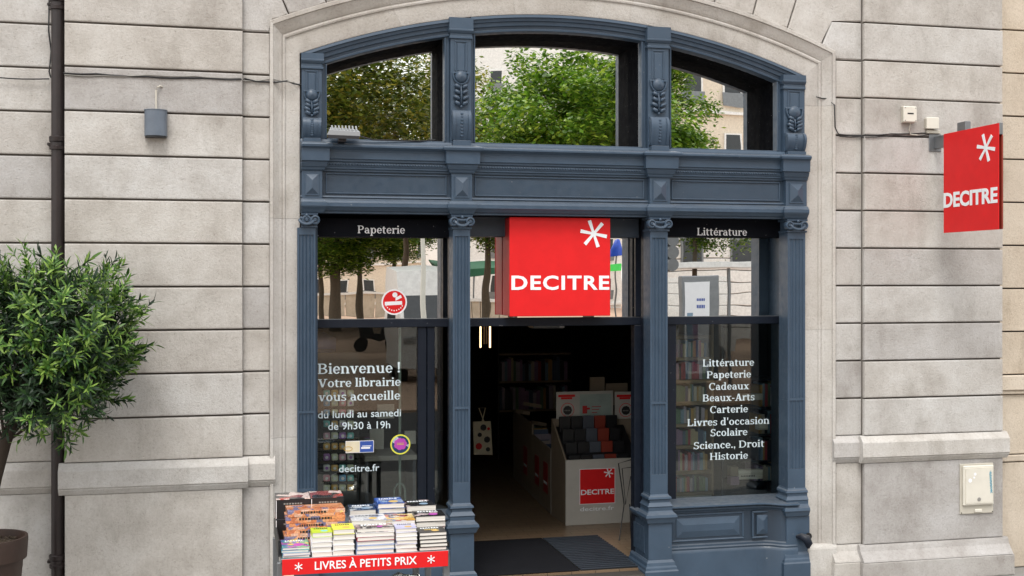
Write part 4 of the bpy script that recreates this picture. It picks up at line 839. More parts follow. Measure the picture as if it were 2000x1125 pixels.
def crown_r(d):
    r = .78
    for u, a in lob: r += a*max(0, d.dot(u)-.78)/.22
    r -= .16*max(0, d.dot(Vector((.66, 0, .75)))-.35)/.65
    return min(r, 1.10)
for q in range(2100):
    d = Vector((random.gauss(0, 1), random.gauss(0, 1), random.gauss(0, 1))).normalized()
    f = random.random()**.33
    if f < .55: continue
    if f > .75 and math.sin(d.x*9+1)*math.sin(d.z*8+2)*math.cos(d.y*7) > .32: continue
    if d.z < -.35 and f > .8 and random.random() < .3: continue
    rr = crown_r(d)*f; p = cc+Vector((d.x*CR.x, d.y*CR.y, d.z*CR.z))*rr
    if f > .9 and random.random() < (.16 if d.z > .4 else .05): p += Vector((d.x*.06+random.uniform(-.03, .03), 0, random.uniform(.02, .13)*(1 if d.z > 0 else -.3)))
    if p.x < -3.95-.35: 
        if random.random() < .6: continue
    dd = (Vector((d.x, d.y, d.z*.6+.45))+Vector((random.gauss(0, .35), random.gauss(0, .35), random.gauss(0, .35)))).normalized()
    spr.append((p, dd, f))
for q in range(46):      # longer shoots that break the outline
    d = Vector((random.uniform(-.6, 1), random.gauss(0, .5), random.uniform(-.25, 1))).normalized(); L = random.uniform(.10, .24); r0 = crown_r(d)*.92; n_ = random.randint(3, 5)
    base = cc+Vector((d.x*CR.x, d.y*CR.y, d.z*CR.z))*r0; g_ = (d+Vector((0, 0, random.uniform(.1, .7)))).normalized()
    for k_ in range(n_): spr.append((base+g_*L*k_/n_, (g_+Vector((random.gauss(0, .2), 0, random.gauss(0, .2)))).normalized(), .97))
camv = Vector((CX, -D, CH))
front = sorted([s for s in spr if s[2] > .80 and s[0].x > -4.12], key=lambda s: (s[0]-camv).length)
fset = set(id(s) for s in front[:300])
bm = bmesh.new(); ident = []
matidx = []
for s in spr:
    p, dd, f = s; rot = dd.to_track_quat('Z', 'Y').to_matrix().to_4x4() @ Matrix.Rotation(random.uniform(0, 6.28), 4, 'Z'); sc_ = random.uniform(.75, 1.25)
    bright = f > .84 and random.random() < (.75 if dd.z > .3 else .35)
    mtx = Matrix.Translation(p) @ rot @ Matrix.Scale(sc_, 4); k = random.randrange(5)
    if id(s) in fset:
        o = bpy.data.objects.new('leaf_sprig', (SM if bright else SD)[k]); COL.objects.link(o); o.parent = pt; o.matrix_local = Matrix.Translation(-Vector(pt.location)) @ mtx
    else:
        n0 = len(bm.faces); nv = len(bm.verts); bm.from_mesh(SM[k]); bm.verts.ensure_lookup_table(); bm.faces.ensure_lookup_table()
        for v in bm.verts[nv:]: v.co = mtx @ v.co
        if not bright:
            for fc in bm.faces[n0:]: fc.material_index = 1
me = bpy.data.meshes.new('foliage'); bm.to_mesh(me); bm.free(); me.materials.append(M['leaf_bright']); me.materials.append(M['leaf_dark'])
tag(link('foliage', me, pt), kind='stuff')

# ================================================================== BARGAIN TABLE
TY = -1.85; txa, txb = X(551, TY), X(875, TY); TT = .69
tb = thing('bargain_table', ((txa+txb)/2, TY+.35, -.2), 'metal display table with a red front band reading LIVRES À PETITS PRIX', 'table')
TBK = TY+.78
box('table_top', txa-.01, txb+.01, TY+.004, TBK, TT-.03, TT-.005, 'grey_metal', tb, .003)
zb0, zb1 = Zz(551, 1117, TY), Zz(551, 1089, TY)
zb1 = TT-.008; zb0 = zb1-.098
bd = box('price_band', txa, txb, TY-.006, TY+.003, zb0, zb1, 'red_sign', tb, .001)
bw = txb-txa
text('LIVRES À PETITS PRIX', 'letter_white', bd, (txa+bw*(613-551)/324, TY-.0065, zb0+.026), bw*(812-613)/324, .052, bold=.012)
for px_c in (583, 841.5): star('letter_white', bd, (X(px_c, TY), TY-.0065, zb0+.05), .026, rot=30, name='star_emblem')
for x in (txa-.03, txb-.025):
    for y in (TY+.02, TBK-.04): box('table_leg', x, x+.04, y, y+.04, -.2, TT-.031, 'grey_metal', tb, .004)
box('table_leg', X(830, TY)-.02, X(830, TY)+.02, TY+.36, TY+.40, -.2, TT-.031, 'grey_metal', tb, .004)
box('side_board', txa-.022, txa-.012, TY+.06, TBK, TT-.004, TT+.10, 'bin_black', tb, .002); box('side_board', txb+.012, txb+.020, TY+.06, TBK, TT-.004, TT+.03, 'bin_black', tb, .002)
# clear plastic cover bundled under the table
b = B(); cx0, cx1 = X(735, TY), X(850, TY)
rings = []
for i in range(13):
    t = i/12; x = cx0+(cx1-cx0)*t; hh = .10*math.sin(math.pi*t)**.6+.008*math.sin(t*19); rings.append([(x, TY+.10+.13*math.cos(a)+.01*math.sin(5*a+t*9), .42+hh*math.sin(a)+.01*math.sin(7*a+t*13)) for a in [2*math.pi*k_/20 for k_ in range(20)]])
b.loft(rings); pc = b.build('plastic_cover', 'plastic_clear', None, smooth=180); tag(pc, 'crumpled clear plastic cover bundled on the shelf under the book table', 'cover')
box('lower_shelf', txa, txb, TY+.01, TBK-.02, .28, .30, 'grey_metal', tb, .002)

BN = 0
ORDS = ['lowest', 'second up', 'third up', 'fourth up', 'fifth up', 'sixth up', 'seventh up']
ORD = ['bottom', 'second from the bottom', 'third from the bottom', 'fourth from the bottom', 'fifth from the bottom', 'sixth from the bottom', 'seventh from the bottom']
def book(x0, x1, y0, y1, z0, z1, cov, page='pages', front='pages', name='book'):
    """a closed book lying flat: cover boards and spine round a block of pages"""
    global BN; BN += 1
    cx_, cy_ = (x0+x1)/2, (y0+y1)/2; t = .0018 if (z1-z0) < .02 else .0024
    o = thing(name, (cx_, cy_, z0)); wx, wy, h = (x1-x0)/2, (y1-y0)/2, z1-z0
    b = B()
    if front == 'pages': b.box(-wx, wx, -wy, wy, 0, t); b.box(-wx, wx, -wy, wy, h-t, h, .0008); b.box(-wx, -wx+t, -wy, wy, t+.0002, h-t-.0002); pg = (-wx+t+.0003, wx-.004, -wy+.003, wy-.003)
    else: b.box(-wx, wx, -wy, wy, 0, t); b.box(-wx, wx, -wy, wy, h-t, h, .0008); b.box(-wx, wx, -wy, -wy+t, t+.0002, h-t-.0002); pg = (-wx+.003, wx-.003, -wy+t+.0003, wy-.003)
    me = bpy.data.meshes.new('cover'); bmesh.ops.recalc_face_normals(b.bm, faces=b.bm.faces); b.bm.to_mesh(me); b.bm.free(); me.materials.append(M[cov]); c = bpy.data.objects.new('cover', me); COL.objects.link(c); c.parent = o
    b = B().box(pg[0], pg[1], pg[2], pg[3], t+.0003, h-t-.0003); me = bpy.data.meshes.new('page_block'); b.bm.to_mesh(me); b.bm.free(); me.materials.append(M[page]); p = bpy.data.objects.new('page_block', me); COL.objects.link(p); p.parent = o
    return o
def stack(x0, x1, y0, dep, ztop, covs, what, grp, top=None, toplbl=None, front='pages', z0=TT-.004, rot=3, jit=.004, plbl=''):
    n = len(covs); h = (ztop-z0)/n
    for i, cv in enumerate(covs):
        jx, jy = random.uniform(-jit, jit), random.uniform(-jit, jit)
        o = book(x0+jx, x1+jx, y0+jy, y0+dep+jy, z0+i*h+.0003, z0+(i+1)*h-.0003, cv, front=front)
        o.rotation_euler.z = math.radians(random.uniform(-rot, rot))
        lb = (toplbl if (i == n-1 and toplbl) else '%s, %s %s' % (what, 'top' if i == n-1 else ORDS[i], plbl))
        tag(o, ' '.join(lb.split()), 'book', grp)
        if i == n-1:      # printed title block and picture on the cover that shows
            wx, wy = (x1-x0)/2, dep/2; hh_ = h-.0006; pb = B(); dk_ = cv in ('white', 'cover_yellow', 'cover_green', 'cover_lavender', 'print_sun', 'print_white')
            pb.m('cover_black' if dk_ else 'letter_white')
            for r_, (fy, nn, sz_) in enumerate(((.62, 7, .020), (.42, 9, .009))):
                xx = -wx*.7
                for q in range(nn):
                    w_ = wx*1.4/nn*random.uniform(.45, .85)
                    if xx+w_ < wx*.8: pb.box(xx, xx+w_, wy*fy-sz_/2, wy*fy+sz_/2, hh_+.0001, hh_+.0006)
                    xx += wx*1.4/nn
            pb.m(random.choice(['cover_gold', 'spine_9', 'magenta', 'tin_3'])).lathe([(.0001, .0006), (wy*.3, .0006), (wy*.3, 0)], (wx*.25, -wy*.35, hh_), 12)
            pq = pb.build('cover_print', None, None); pq.parent = o
def tx(px, y=TY): return X(px, y)
y1 = TY+.008; G1 = 'books stacked on the bargain table'
stack(tx(552), tx(606), y1, .24, .752, ['cover_teal', 'cover_lavender', 'cover_teal', 'print_magazine'], 'thin teal magazine', G1, toplbl='magazine with a bright patterned cover on top of the front left stack', plbl='at the front left')
stack(tx(609), tx(649), y1, .155, .838, ['white', 'white', 'white', 'white', 'cover_green'], 'thick white paperback', G1, toplbl='yellow green covered thick book topping the left of two yellow stacks', plbl='under the left yellow cover', rot=1.2)
stack(tx(651), tx(693), y1+.004, .175, .852, ['white', 'white', 'white', 'white', 'cover_yellow'], 'white paperback', G1, toplbl='pale yellow covered book topping the right of two yellow stacks', plbl='under the right yellow cover', rot=1.2)
stack(tx(697), tx(771), y1, .13, .850, ['cover_bluegrey', 'cover_bluegrey', 'cover_bluegrey', 'cover_red', 'white', 'print_photo'], 'hardback with white page edges', G1, toplbl='hardback with dark photo cover on the middle front stack', plbl='in the middle front', rot=1.5)
stack(tx(775), tx(816), y1, .16, .838, ['white', 'white', 'cover_lavender', 'white', 'white', 'cover_lavender'], 'white paperback with curved edges', G1, toplbl='lavender covered paperback topping the right front paperback stack', plbl='beside the black books', rot=2.5)
stack(tx(820), tx(874), y1, .17, .805, ['cover_black']*5, 'thin black hardback', G1, toplbl='black hardback with gold lettering on the front right stack', plbl='at the front right', rot=1.2)
xg_, zg_ = tx(842), .806; b = B()
goldp = [o for o in COL.objects if o.get('label', '').startswith('black hardback with gold')][0]
for q in range(6): b.box(-.045+.014*q, -.035+.014*q, -.035, -.012, .0, .0006)
go = b.build('gold_print', 'cover_gold', None); go.parent = goldp; go.location = (0, .02, (.805-TT+.004)/5+.0)
# second row
y2 = TY+.27
for i in range(6):
    zz0 = TT-.004+i*.0415; o = thing('game_box', ((tx(560)+tx(682))/2+random.uniform(-.006, .01), y2+.05, zz0+.0005), ('orange illustrated box, %s of the orange pile' % ('top' if i == 5 else ORD[i])), 'boxed game', 'orange boxes piled at the table left')
    wx = (tx(682)-tx(560))/2-random.uniform(0, .012)
    for nm, (a, c) in (('box_base', (0, .018)), ('box_lid', (.0184, .0405))):
        b = B().box(-wx+(.002 if nm == 'box_base' else 0), wx-(.002 if nm == 'box_base' else 0), -.075, .13, a, c, .0015); q = b.build(nm, 'print_orange', None); q.parent = o
    b = B(); xx = -wx*.55
    for q in range(random.randint(8, 12)):
        wq = random.uniform(.007, .016); b.box(xx, xx+wq, -.0757, -.0752, .020, .034); xx += wq+.005
    q = b.build('box_print', 'black', None); q.parent = o
    if i in (1, 3, 5):
        q = B().lathe([(.0001, -.0012), (.011, -.001), (.011, 0)], (wx*.88, -.075, .02), 12, 'y').build('box_emblem', 'print_sun', None); q.parent = o
    o.rotation_euler.z = math.radians(random.uniform(-2, 2))
y3 = TY+.46; x3 = X(540, y3)
for i, (pa, pb) in enumerate(((539, 606), (608, 671))):
    xa, xb = X(pa, y3), X(pb, y3)
    for j in range(2):
        zz0, zz1 = (TT-.0035, .842) if j == 0 else (.8425, .975)
        o = thing('game_box', ((xa+xb)/2, y3+.12, zz0), '%s of the black boxed sets with red picture lids, %s stack of two' % (('lower', 'upper')[j], ('left', 'right')[i]), 'boxed game', 'black boxed sets at the table back')
        q = B().box(xa, xb, y3, y3+.24, zz0, zz1-.006, .002).build('box_base', 'cover_black', o); q = B().box(xa-.001, xb+.001, y3-.001, y3+.241, zz1-.0055, zz1, .001).build('box_lid', 'print_games', o)
        b = B()
        for q in range(7): b.box(xa+.05+q*.018, xa+.062+q*.018, y3-.0008, y3-.0002, zz1-.038, zz1-.028)
        b.build('box_print', 'cable_grey', o); B().box(xa, xa+.004, y3-.0015, y3-.0002, zz0+.004, zz1-.008).build('box_edge', 'white', o)
def tz(px, py, y): return W(px, py, y)
stack(X(684, y2), X(752, y2), y2-.10, .19, .868, ['white', 'cover_bluegrey', 'white', 'print_photo', 'white', 'print_white'], 'white paged paperback', G1, toplbl='white covered paperback with grey pictures behind the middle front stack', plbl='in the second row, middle')
stack(X(752, y2), X(808, y2), y2-.12, .21, .860, ['white', 'print_sun', 'white', 'white', 'print_sun'], 'paperback with sunny cover', G1, toplbl='paperback with orange sunlit cover behind the lavender one', plbl='in the second row under the orange cover')
stack(X(808, y2), X(866, y2), y2-.08, .20, .872, ['cover_black', 'print_photo', 'print_photo', 'cover_black', 'print_blackpic'], 'dark comic album', G1, toplbl='black album with white oval pictures right of the orange cover', plbl='in the second row at the right')
stack(X(684, y3), X(735, y3), y3-.03, .20, .885, ['cover_bluegrey', 'white', 'cover_black', 'print_navy', 'print_navy'], 'navy covered album', G1, toplbl='navy album with white motif in the back row middle', plbl='in the back row, middle')
stack(X(736, y3), X(788, y3), y3-.05, .22, .925, ['print_blue', 'white', 'cover_bluegrey', 'white', 'print_photo', 'print_blue', 'print_blue'], 'blue hardback', G1, toplbl='bright blue hardback with red motif, highest book of the back row', plbl='in the back row under the bright blue cover')
stack(X(792, y3), X(850, y3), y3-.02, .20, .895, ['cover_black', 'cover_black', 'print_photo', 'cover_black', 'print_blackpic'], 'black album', G1, toplbl='black album with small orange picture at the back right', plbl='in the back row at the right')

# ================================================================== INSIDE THE SHOP
def I(px, py, y): x, z = W(px, py, y); return Vector((x, y, z))
# pendant tube lamp
pd = thing('tube_pendant', I(948, 632, 2.6), 'pendant of glowing warm vertical light tubes hanging in the dark shop', 'lamp')
for px_, mt_ in ((938.5, 'tube_light'), (957, 'tube_light'), (946, 'shelf_wood'), (950, 'shelf_wood')):
    a, c = I(px_, 605, 2.6), I(px_, 679 if mt_ == 'tube_light' else 672, 2.6); B().tube([a, c], .009 if mt_ == 'tube_light' else .006, 8).build('light_tube' if mt_ == 'tube_light' else 'brass_rod', mt_, pd)
B().tube([I(946, 606, 2.6), Vector((I(946, 606, 2.6).x, 2.6, 3.0))], .004, 5).build('cord', 'cable', pd)
B().box(X(1041, 2.0), X(1104, 2.0), 2.0, 2.2, Zz(1070, 642, 2.0), Zz(1070, 625, 2.0), .01).build('air_curtain', 'grey_metal'); o = COL.objects['air_curtain']; tag(o, 'dark air curtain unit under the ceiling just inside the door', 'heater'); b = B().box(X(1093, 1.998), X(1101, 1.998), 1.99, 1.999, Zz(1070, 640, 2), Zz(1070, 637, 2)); q = b.build('display_light', 'white'); q.parent = o
# gondola with stepped bins and a printed header
gd = thing('display_bin', (X(1160, 1.84), 2.1, 0), 'white display bin with red logo, stepped notebooks and a printed header', 'display stand')
gy = 1.84; gx0, gx1 = X(1105, gy), X(1250, gy); gh = Zz(1160, 897, gy); gyb = 2.36; ghb = Zz(1085, 818, gyb)
box('front_panel', gx0, gx1, gy, gy+.02, .0, gh, 'carton', gd, .002)
B().loft([[(x, gy+.021, 0), (x, gyb, 0), (x, gyb, ghb), (x, gy+.021, gh-.002)] for x in (gx0, gx0+.015)]).build('side_panel', 'carton_tan', gd)
box('back_panel', gx0, gx1+.2, gyb, gyb+.02, 0, ghb, 'carton_tan', gd)
B().loft([[(x, gy+.021, gh-.10), (x, gyb-.001, gh-.10), (x, gyb-.001, ghb-.08), (x, gy+.021, gh-.06)] for x in (gx0+.016, gx1)]).build('bin_slope', 'bin_black', gd)
lx0 = X(1133, gy-.002); lx1 = X(1200.5, gy-.002); lz0, lz1 = Zz(1166, 983, gy), Zz(1166, 916, gy)
box('logo_border', lx0-.006, lx1+.006, gy-.0012, gy-.0002, lz0-.006, lz1+.006, 'white', gd); lg = box('logo_square', lx0, lx1, gy-.0024, gy-.0013, lz0, lz1, 'red_sign', gd)
u_ = (lx1-lx0)/67.5
text('DECITRE', 'letter_white', lg, (lx0+1.5*u_, gy-.0026, lz0+(983-966)*u_), 65*u_, 9.5*u_, bold=.02, depth=.001); star('letter_white', lg, (lx0+55.5*u_, gy-.0026, lz0+56*u_), 9*u_, rot=-11, depth=.001)
text('decitre.fr', 'letter_white', gd, (X(1133, gy), gy-.001, Zz(1166, 997, gy)), 66*u_, 8*u_, bold=.006, depth=.001)
def header(pa, pb, lbl_):
    y = gyb+.0; xa, xb = X(pa, y), X(pb, y); z0, z1 = Zz(pa, 818, y), Zz(pa, 765, y); h = box('header_board', xa, xb, y-.03, y-.022, z0, z1, 'carton', gd, .003); W_ = z1-z0; b = B(); yy = y-.0305
    b.m('red_sign').box(xa+.02, xa+.20, yy-.0008, yy, z1-.055, z1-.03); b.box(xa+.05, xa+.17, yy-.0008, yy, z1-.078, z1-.057)
    b.m('red_sign').lathe([(.0001, -.0008), (.072, -.0008), (.072, 0)], (xa+.12, yy, z0+.092), 24, 'y'); b.m('carton').lathe([(.0001, -.0014), (.066, -.0014), (.066, -.0009)], (xa+.12, yy, z0+.092), 24, 'y'); b.m('black').lathe([(.0001, -.002), (.048, -.002), (.048, -.0015)], (xa+.12, yy, z0+.088), 9, 'y'); b.m('cable_grey')
    for k_ in range(4): b.box(xa+.088+.016*k_, xa+.098+.016*k_, yy-.0026, yy-.0021, z0+.08, z0+.092)
    b.build('header_print', None, h)
    if lbl_:
        b = B(); b.m('post_mint').box(xa+.25, xb-.02, yy-.0008, yy, z0+.02, z1-.03); b.m('red_dark')
        b.box(xa+.28, xa+.33, yy-.0014, yy-.0009, z0+.05, z0+.13); b.box(xa+.31, xa+.36, yy-.0018, yy-.0015, z0+.09, z0+.11)
        for k_ in range(3): b.box(xa+.38, xa+.48-.02*k_, yy-.0014, yy-.0009, z0+.115-.03*k_, z0+.122-.03*k_)
        b.build('header_print', None, h)
header(1085, 1196, 1); header(1199, 1262, 0)
# notebooks standing in steps: grey and red columns
for col_, (pa, pb, mt_) in enumerate(((1140, 1170, 'bin_grey'), (1170, 1200, 'bin_red'), (1110, 1140, 'cover_black'), (1200, 1235, 'cover_black'), (1120, 1140, 'cover_black'))):
    for r_ in range(4):
        f = r_/3; y = gy+.06+.115*r_; z0 = gh-.12+(ghb-gh)*f; 
        x0 = X(pa+ (0 if r_ == 0 else 0), gy+.06)+.0; wq = .118
        xx = gx0+.05+{2: 0, 4: .125, 0: .25, 1: .375, 3: .50}[col_]
        o = B().box(xx, xx+wq, y, y+.022, z0, z0+.155, .003).build('notebook', mt_, None)
        tag(o, {0: 'grey', 1: 'orange red', 2: 'black', 3: 'black', 4: 'black'}[col_]+' notebook in the stepped bin, '+{2: 'left column, ', 4: 'second column, ', 0: 'grey column, ', 1: 'red column, ', 3: 'right column, '}[col_]+('front row', 'second row', 'third row', 'back row')[r_], 'notebook', 'notebooks in the stepped bin')
for i, (pa, pb, za, zb) in enumerate(((1153, 1181, 737, 768), (1184, 1226, 749, 772))):
    y = 2.6; o = B().box(X(pa, y), X(pb, y), y, y+.03, Zz(pa, zb+20, y), Zz(pa, za, y), .003).build('book', 'carton_tan', None); tag(o, ('tan book standing behind the header board, left one', 'slanted tan book behind the gap of the header boards')[i], 'book'); 
    if i: o.rotation_euler.y = 0
# low browser bins running back with red posters on their flank
bb = thing('browser_bins', (X(1075, 2.4)-.1, 3.3, 0), 'row of cardboard browser bins with red posters running back into the shop', 'display stand')
yA = 2.42; pA = I(1075, 997, yA); fl_x = pA.x; wdt = .10
pB = I(1002, 905, 4.7)
def along(f, z): return Vector((pA.x+(pB.x-pA.x)*f, yA+(4.7-yA)*f, z))
hA = Zz(1075, 878, yA); hB = hA*1.0
b = B(); 
for (f0, f1, z1a, z1b) in ((0, .45, hA, hA+.02), (.452, 1, hA+.14, hA+.16)):
    p = [along(f0, 0), along(f1, 0), along(f1, z1b), along(f0, z1a)]; q = [v+Vector((.02, 0, 0)) for v in p]
    B().loft([[tuple(v) for v in p], [tuple(v) for v in q]]).build('flank_board', 'carton_tan', bb)
box('end_panel', pA.x, pA.x+.085, yA-.025, yA-.002, 0, hA+.01, 'carton', bb, .002); box('end_panel', pA.x+.0855, pA.x+.36, yA-.005, yA+.01, 0, hA-.03, 'carton_tan', bb)
B().loft([[tuple(along(0, z)+Vector((o_, 0, 0))) for o_, z in ((.021, .30), (.36, .30), (.36, .36), (.021, .36))], [tuple(along(1, z)+Vector((o_, 0, 0))) for o_, z in ((.021, .30), (.36, .30), (.36, .36), (.021, .36))]]).build('bin_floor', 'bin_black', bb)
for f in (.06, .27, .58):
    d = along(f+.09, 0)-along(f, 0); p = [along(f, .18)-Vector((.003, 0, 0)), along(f+.10, .18)-Vector((.003, 0, 0)), along(f+.10, .50)-Vector((.003, 0, 0)), along(f, .50)-Vector((.003, 0, 0))]
    po = B().loft([[tuple(v) for v in p], [tuple(v+Vector((.002, 0, 0))) for v in p]]).build('red_poster', 'red_poster', bb)
    p = [along(f+.01, .27)-Vector((.0045, 0, 0)), along(f+.09, .27)-Vector((.0045, 0, 0)), along(f+.09, .30)-Vector((.0045, 0, 0)), along(f+.01, .30)-Vector((.0045, 0, 0))]
    B().loft([[tuple(v) for v in p], [tuple(v+Vector((.001, 0, 0))) for v in p]]).build('poster_print', 'letter_white', po)
random.seed(5)
def upright(x, y, z, w_, dd, h, mat, lean=0, lbl='', grp='', rz=0, cat='book'):
    me = UPM.get(mat)
    if me is None:
        b = B(); b.box(0, 1, 0, 1, 0, 1); me = bpy.data.meshes.new('book'); bmesh.ops.recalc_face_normals(b.bm, faces=b.bm.faces); b.bm.to_mesh(me); b.bm.free(); me.materials.append(M[mat]); UPM[mat] = me
    o = bpy.data.objects.new('book', me); COL.objects.link(o); o.location = (x, y, z); o.scale = (w_, dd, h); o.rotation_euler = (0, lean, rz); return tag(o, lbl, cat, grp)
UPM = {}
CN = dict(zip(['spine_%d' % i for i in range(10)]+['pages'], ['red', 'beige', 'navy', 'cream', 'violet', 'green', 'ochre', 'black', 'mauve', 'grey blue', 'white']))
ON = ['leftmost', '2nd from left', '3rd from left'] + ['%dth from left' % i for i in range(4, 21)] + ['21st from left', '22nd from left', '23rd from left'] + ['%dth from left' % i for i in range(24, 40)]
def CB(place, grp):
    m_ = random.choice(SPN); n_ = CNT.get(grp+place, 0); CNT[grp+place] = n_+1; return m_, '%s book, %s on %s' % (CN[m_], ON[n_], place), grp
CNT = {}
def shelved(x, y, z, w_, dd, h, place, grp):
    m_, l_, g_ = CB(place, grp); return upright(x, y, z, w_, dd, h, m_, 0, l_, g_)
SPN = ['spine_%d' % i for i in range(10)]
for i in range(26):
    f = .02+i*.036; p = along(f, .36); tall = random.uniform(.18, .25)+(.0 if f < .45 else .10)
    o = upright(p.x+.05, p.y, p.z+.03, random.uniform(.14, .2), .035, tall, (mm := random.choice(SPN+['pages', 'pages'])), 0, '%s book, %s from the front in the browser bins' % (CN[mm], 'first' if i == 0 else ON[i].replace(' from left', '')), 'books filed in the browser bins'); o.rotation_euler.x = -.25
for i, (px_, py_2, w_) in enumerate(((1020, 800, .10), (1050, 822, .12), (1035, 785, .15))):
    y = 3.6; p = I(px_, py_2, y); o = upright(p.x, y, p.z-.05, w_, .15, .04, 'carton_tan', .2, ('rumpled tan parcel lying on the browser bins at left', 'flat tan parcel lying on the browser bins at right', 'tan parcel highest on the browser bins')[i], 'parcels lying on the browser bins', .3, 'parcel')
# printed tote bag
p0, p1 = I(926, 888, 4.2), I(962, 823, 4.2); tg = thing('tote_bag', ((p0.x+p1.x)/2, 4.2, p0.z), 'cream tote bag with black and red blots hanging left in the dark shop', 'bag')
B().loft([[(p0.x+.0, 4.2, p0.z), (p1.x, 4.2, p0.z-.01), (p1.x, 4.26, p0.z), (p0.x, 4.26, p0.z)], [(p0.x-.01, 4.21, p1.z), (p1.x-.02, 4.21, p1.z), (p1.x-.02, 4.24, p1.z), (p0.x-.01, 4.24, p1.z)]]).build('bag_body', 'cream', tg)
b = B(); w_, h_ = p1.x-p0.x, p1.z-p0.z
for (u, v, r, m_) in ((.5, .82, .17, 'black'), (.25, .25, .18, 'red_sign'), (.7, .45, .17, 'black'), (.3, .6, .12, 'black'), (.75, .15, .12, 'black'), (.78, .78, .08, 'red_sign')): b.m(m_).lathe([(.0001, -.002), (r*w_, -.001), (r*w_, .003)], (p0.x+u*w_, 4.196-.0005*v, p0.z+v*h_), 9, 'y')
b.build('bag_print', None, tg); B().tube([(p0.x+.1, 4.22, p1.z), (p0.x+.14, 4.22, p1.z+.16), (p1.x-.16, 4.22, p1.z+.16), (p1.x-.1, 4.22, p1.z)], .008, 5).build('handle', 'cream', tg)
# back shelves with books
bsf = thing('bookcase', (X(1040, 6.2), 6.4, 0), 'dim tan shelves against the back wall seen through the doorway', 'bookcase')
for py_2 in (690, 744, 800): z = Zz(1045, py_2, 6.2); box('shelf', X(975, 6.2), X(1115, 6.2), 6.2, 6.55, z-.025, z, 'shelf_wood', bsf, .002)
for xx in (X(975, 6.2)-.02, X(1115, 6.2)): box('upright', xx, xx+.02, 6.19, 6.56, 0, Zz(1045, 640, 6.2), 'bin_black', bsf)
for py_2 in (744, 800):
    x = X(977, 6.2); z = Zz(1045, py_2, 6.2)
    while x < X(1108, 6.2):
        w_ = random.uniform(.03, .06); shelved(x, 6.24, z+.001, w_-.003, .2, random.uniform(.22, .32), 'the %s shelf at the back of the shop' % ('upper' if py_2 == 744 else 'lower'), 'books on the back shelves'); x += w_
# black wire easel right of the bin
ez = thing('wire_easel', (X(1215, 1.3), 1.3, 0), 'thin black wire chair frame right of the white display bin', 'chair')
E1 = lambda px_, py_2, y: tuple(I(px_, py_2, y))
B().tube([E1(1204, 1095, 1.0), E1(1219, 985, 1.25), E1(1208, 905, 1.3), E1(1232, 898, 1.3)], .006, 6).build('frame', 'black', ez); B().tube([E1(1232, 930, 1.28), E1(1222, 985, 1.28), E1(1215, 915, 1.28), E1(1236, 912, 1.28)], .005, 6).build('frame', 'black', ez); B().tube([E1(1234, 1080, 1.1), E1(1230, 985, 1.28)], .006, 6).build('leg', 'black', ez)
# ---- left window display
tr_ = thing('tin_rack', (X(660, .75), .8, 0), 'black rack of small coloured tins standing in the left window', 'display stand')
ty = .44; box('rack_board', X(612, ty), X(703, ty), ty+.055, ty+.07, .53, Zz(660, 690, ty), 'bin_black', tr_)
TN = [('blue', 0), ('orange', 1), ('pink', 2), ('teal', 3), ('violet', 4), ('olive', 5), ('rose', 6), ('pale', 7)]; RW_ = [('row under the words du lundi', 806), ('second row', 828), ('third row', 851), ('fourth row', 872), ('fifth row', 893), ('sixth row', 914), ('seventh row', 934), ('lowest row', 953), ('upper row behind the words vous accueille', 787), ('topmost row', 768)]
tin_me = {}
for ri, (rn, py_2) in enumerate(RW_):
    for ci in range(4):
        nm, k_ = TN[(ri*3+ci*5+ri*ci) % 8]; p = I(638+ci*15.6, py_2, ty)
        if k_ not in tin_me:
            b = B(); b.m('tin_%d' % k_).box(-.027, .027, -.012, .04, -.027, .027, .010, 2); b.m('tin_7' if k_ != 7 else 'tin_4').lathe([(.0001, -.0035), (.013, -.003), (.013, 0)], (0, -.0125, .0), 10, 'y'); bmesh.ops.recalc_face_normals(b.bm, faces=b.bm.faces)
            me = bpy.data.meshes.new('tin'); b.bm.to_mesh(me); b.bm.free(); [me.materials.append(M[x]) for x in b.mats]; tin_me[k_] = me
        o = bpy.data.objects.new('tin', tin_me[k_]); COL.objects.link(o); o.location = p; tag(o, 'small %s tin, %s from the left in the %s of the rack' % (nm, ('first', 'second', 'third', 'fourth')[ci], rn.replace(' behind the words vous accueille', '').replace(' under the words du lundi', '')), 'tin', 'coloured tins in the left window')
    z = I(638, py_2, ty).z-.029; box('rack_shelf', X(628, ty), X(700, ty), ty-.014, ty+.054, z-.004, z, 'bin_black', tr_)
for i, (pa, pb, ya_, yb2) in enumerate(((612, 655, 657, 685), (612, 700, 706, 735), (612, 676, 742, 756))):
    p, q = I(pa, yb2, .62), I(pb, ya_, .62); b = B(); b.loft([[(p.x, .60+.1*math.cos(t), (p.z+q.z)/2+(q.z-p.z)*.7*math.sin(t)) for t in [math.pi*2*k_/14 for k_ in range(14)]], [((p.x+q.x)/2, .62+.13*math.cos(t), (p.z+q.z)/2+(q.z-p.z)*.85*math.sin(t)) for t in [math.pi*2*k_/14 for k_ in range(14)]], [(q.x, .62+.07*math.cos(t), (p.z+q.z)/2-.01+(q.z-p.z)*.5*math.sin(t)) for t in [math.pi*2*k_/14 for k_ in range(14)]]])
    o = b.build('backpack', 'blue_cloth', None, smooth=60); tag(o, ('short blue bag, topmost in the left window', 'long blue bag behind the word Bienvenue', 'small blue bag above the tins')[i], 'bag', 'blue bags in the left window')
    q2 = B().box(p.x+.03, q.x-.03, .497, .501, p.z+.01, p.z+.016).build('zip', 'black', None); q2.parent = o
ps = thing('display_post', (X(780, .6), .62, .35), 'pale mint metal post with rounded foot standing in the left window', 'post')
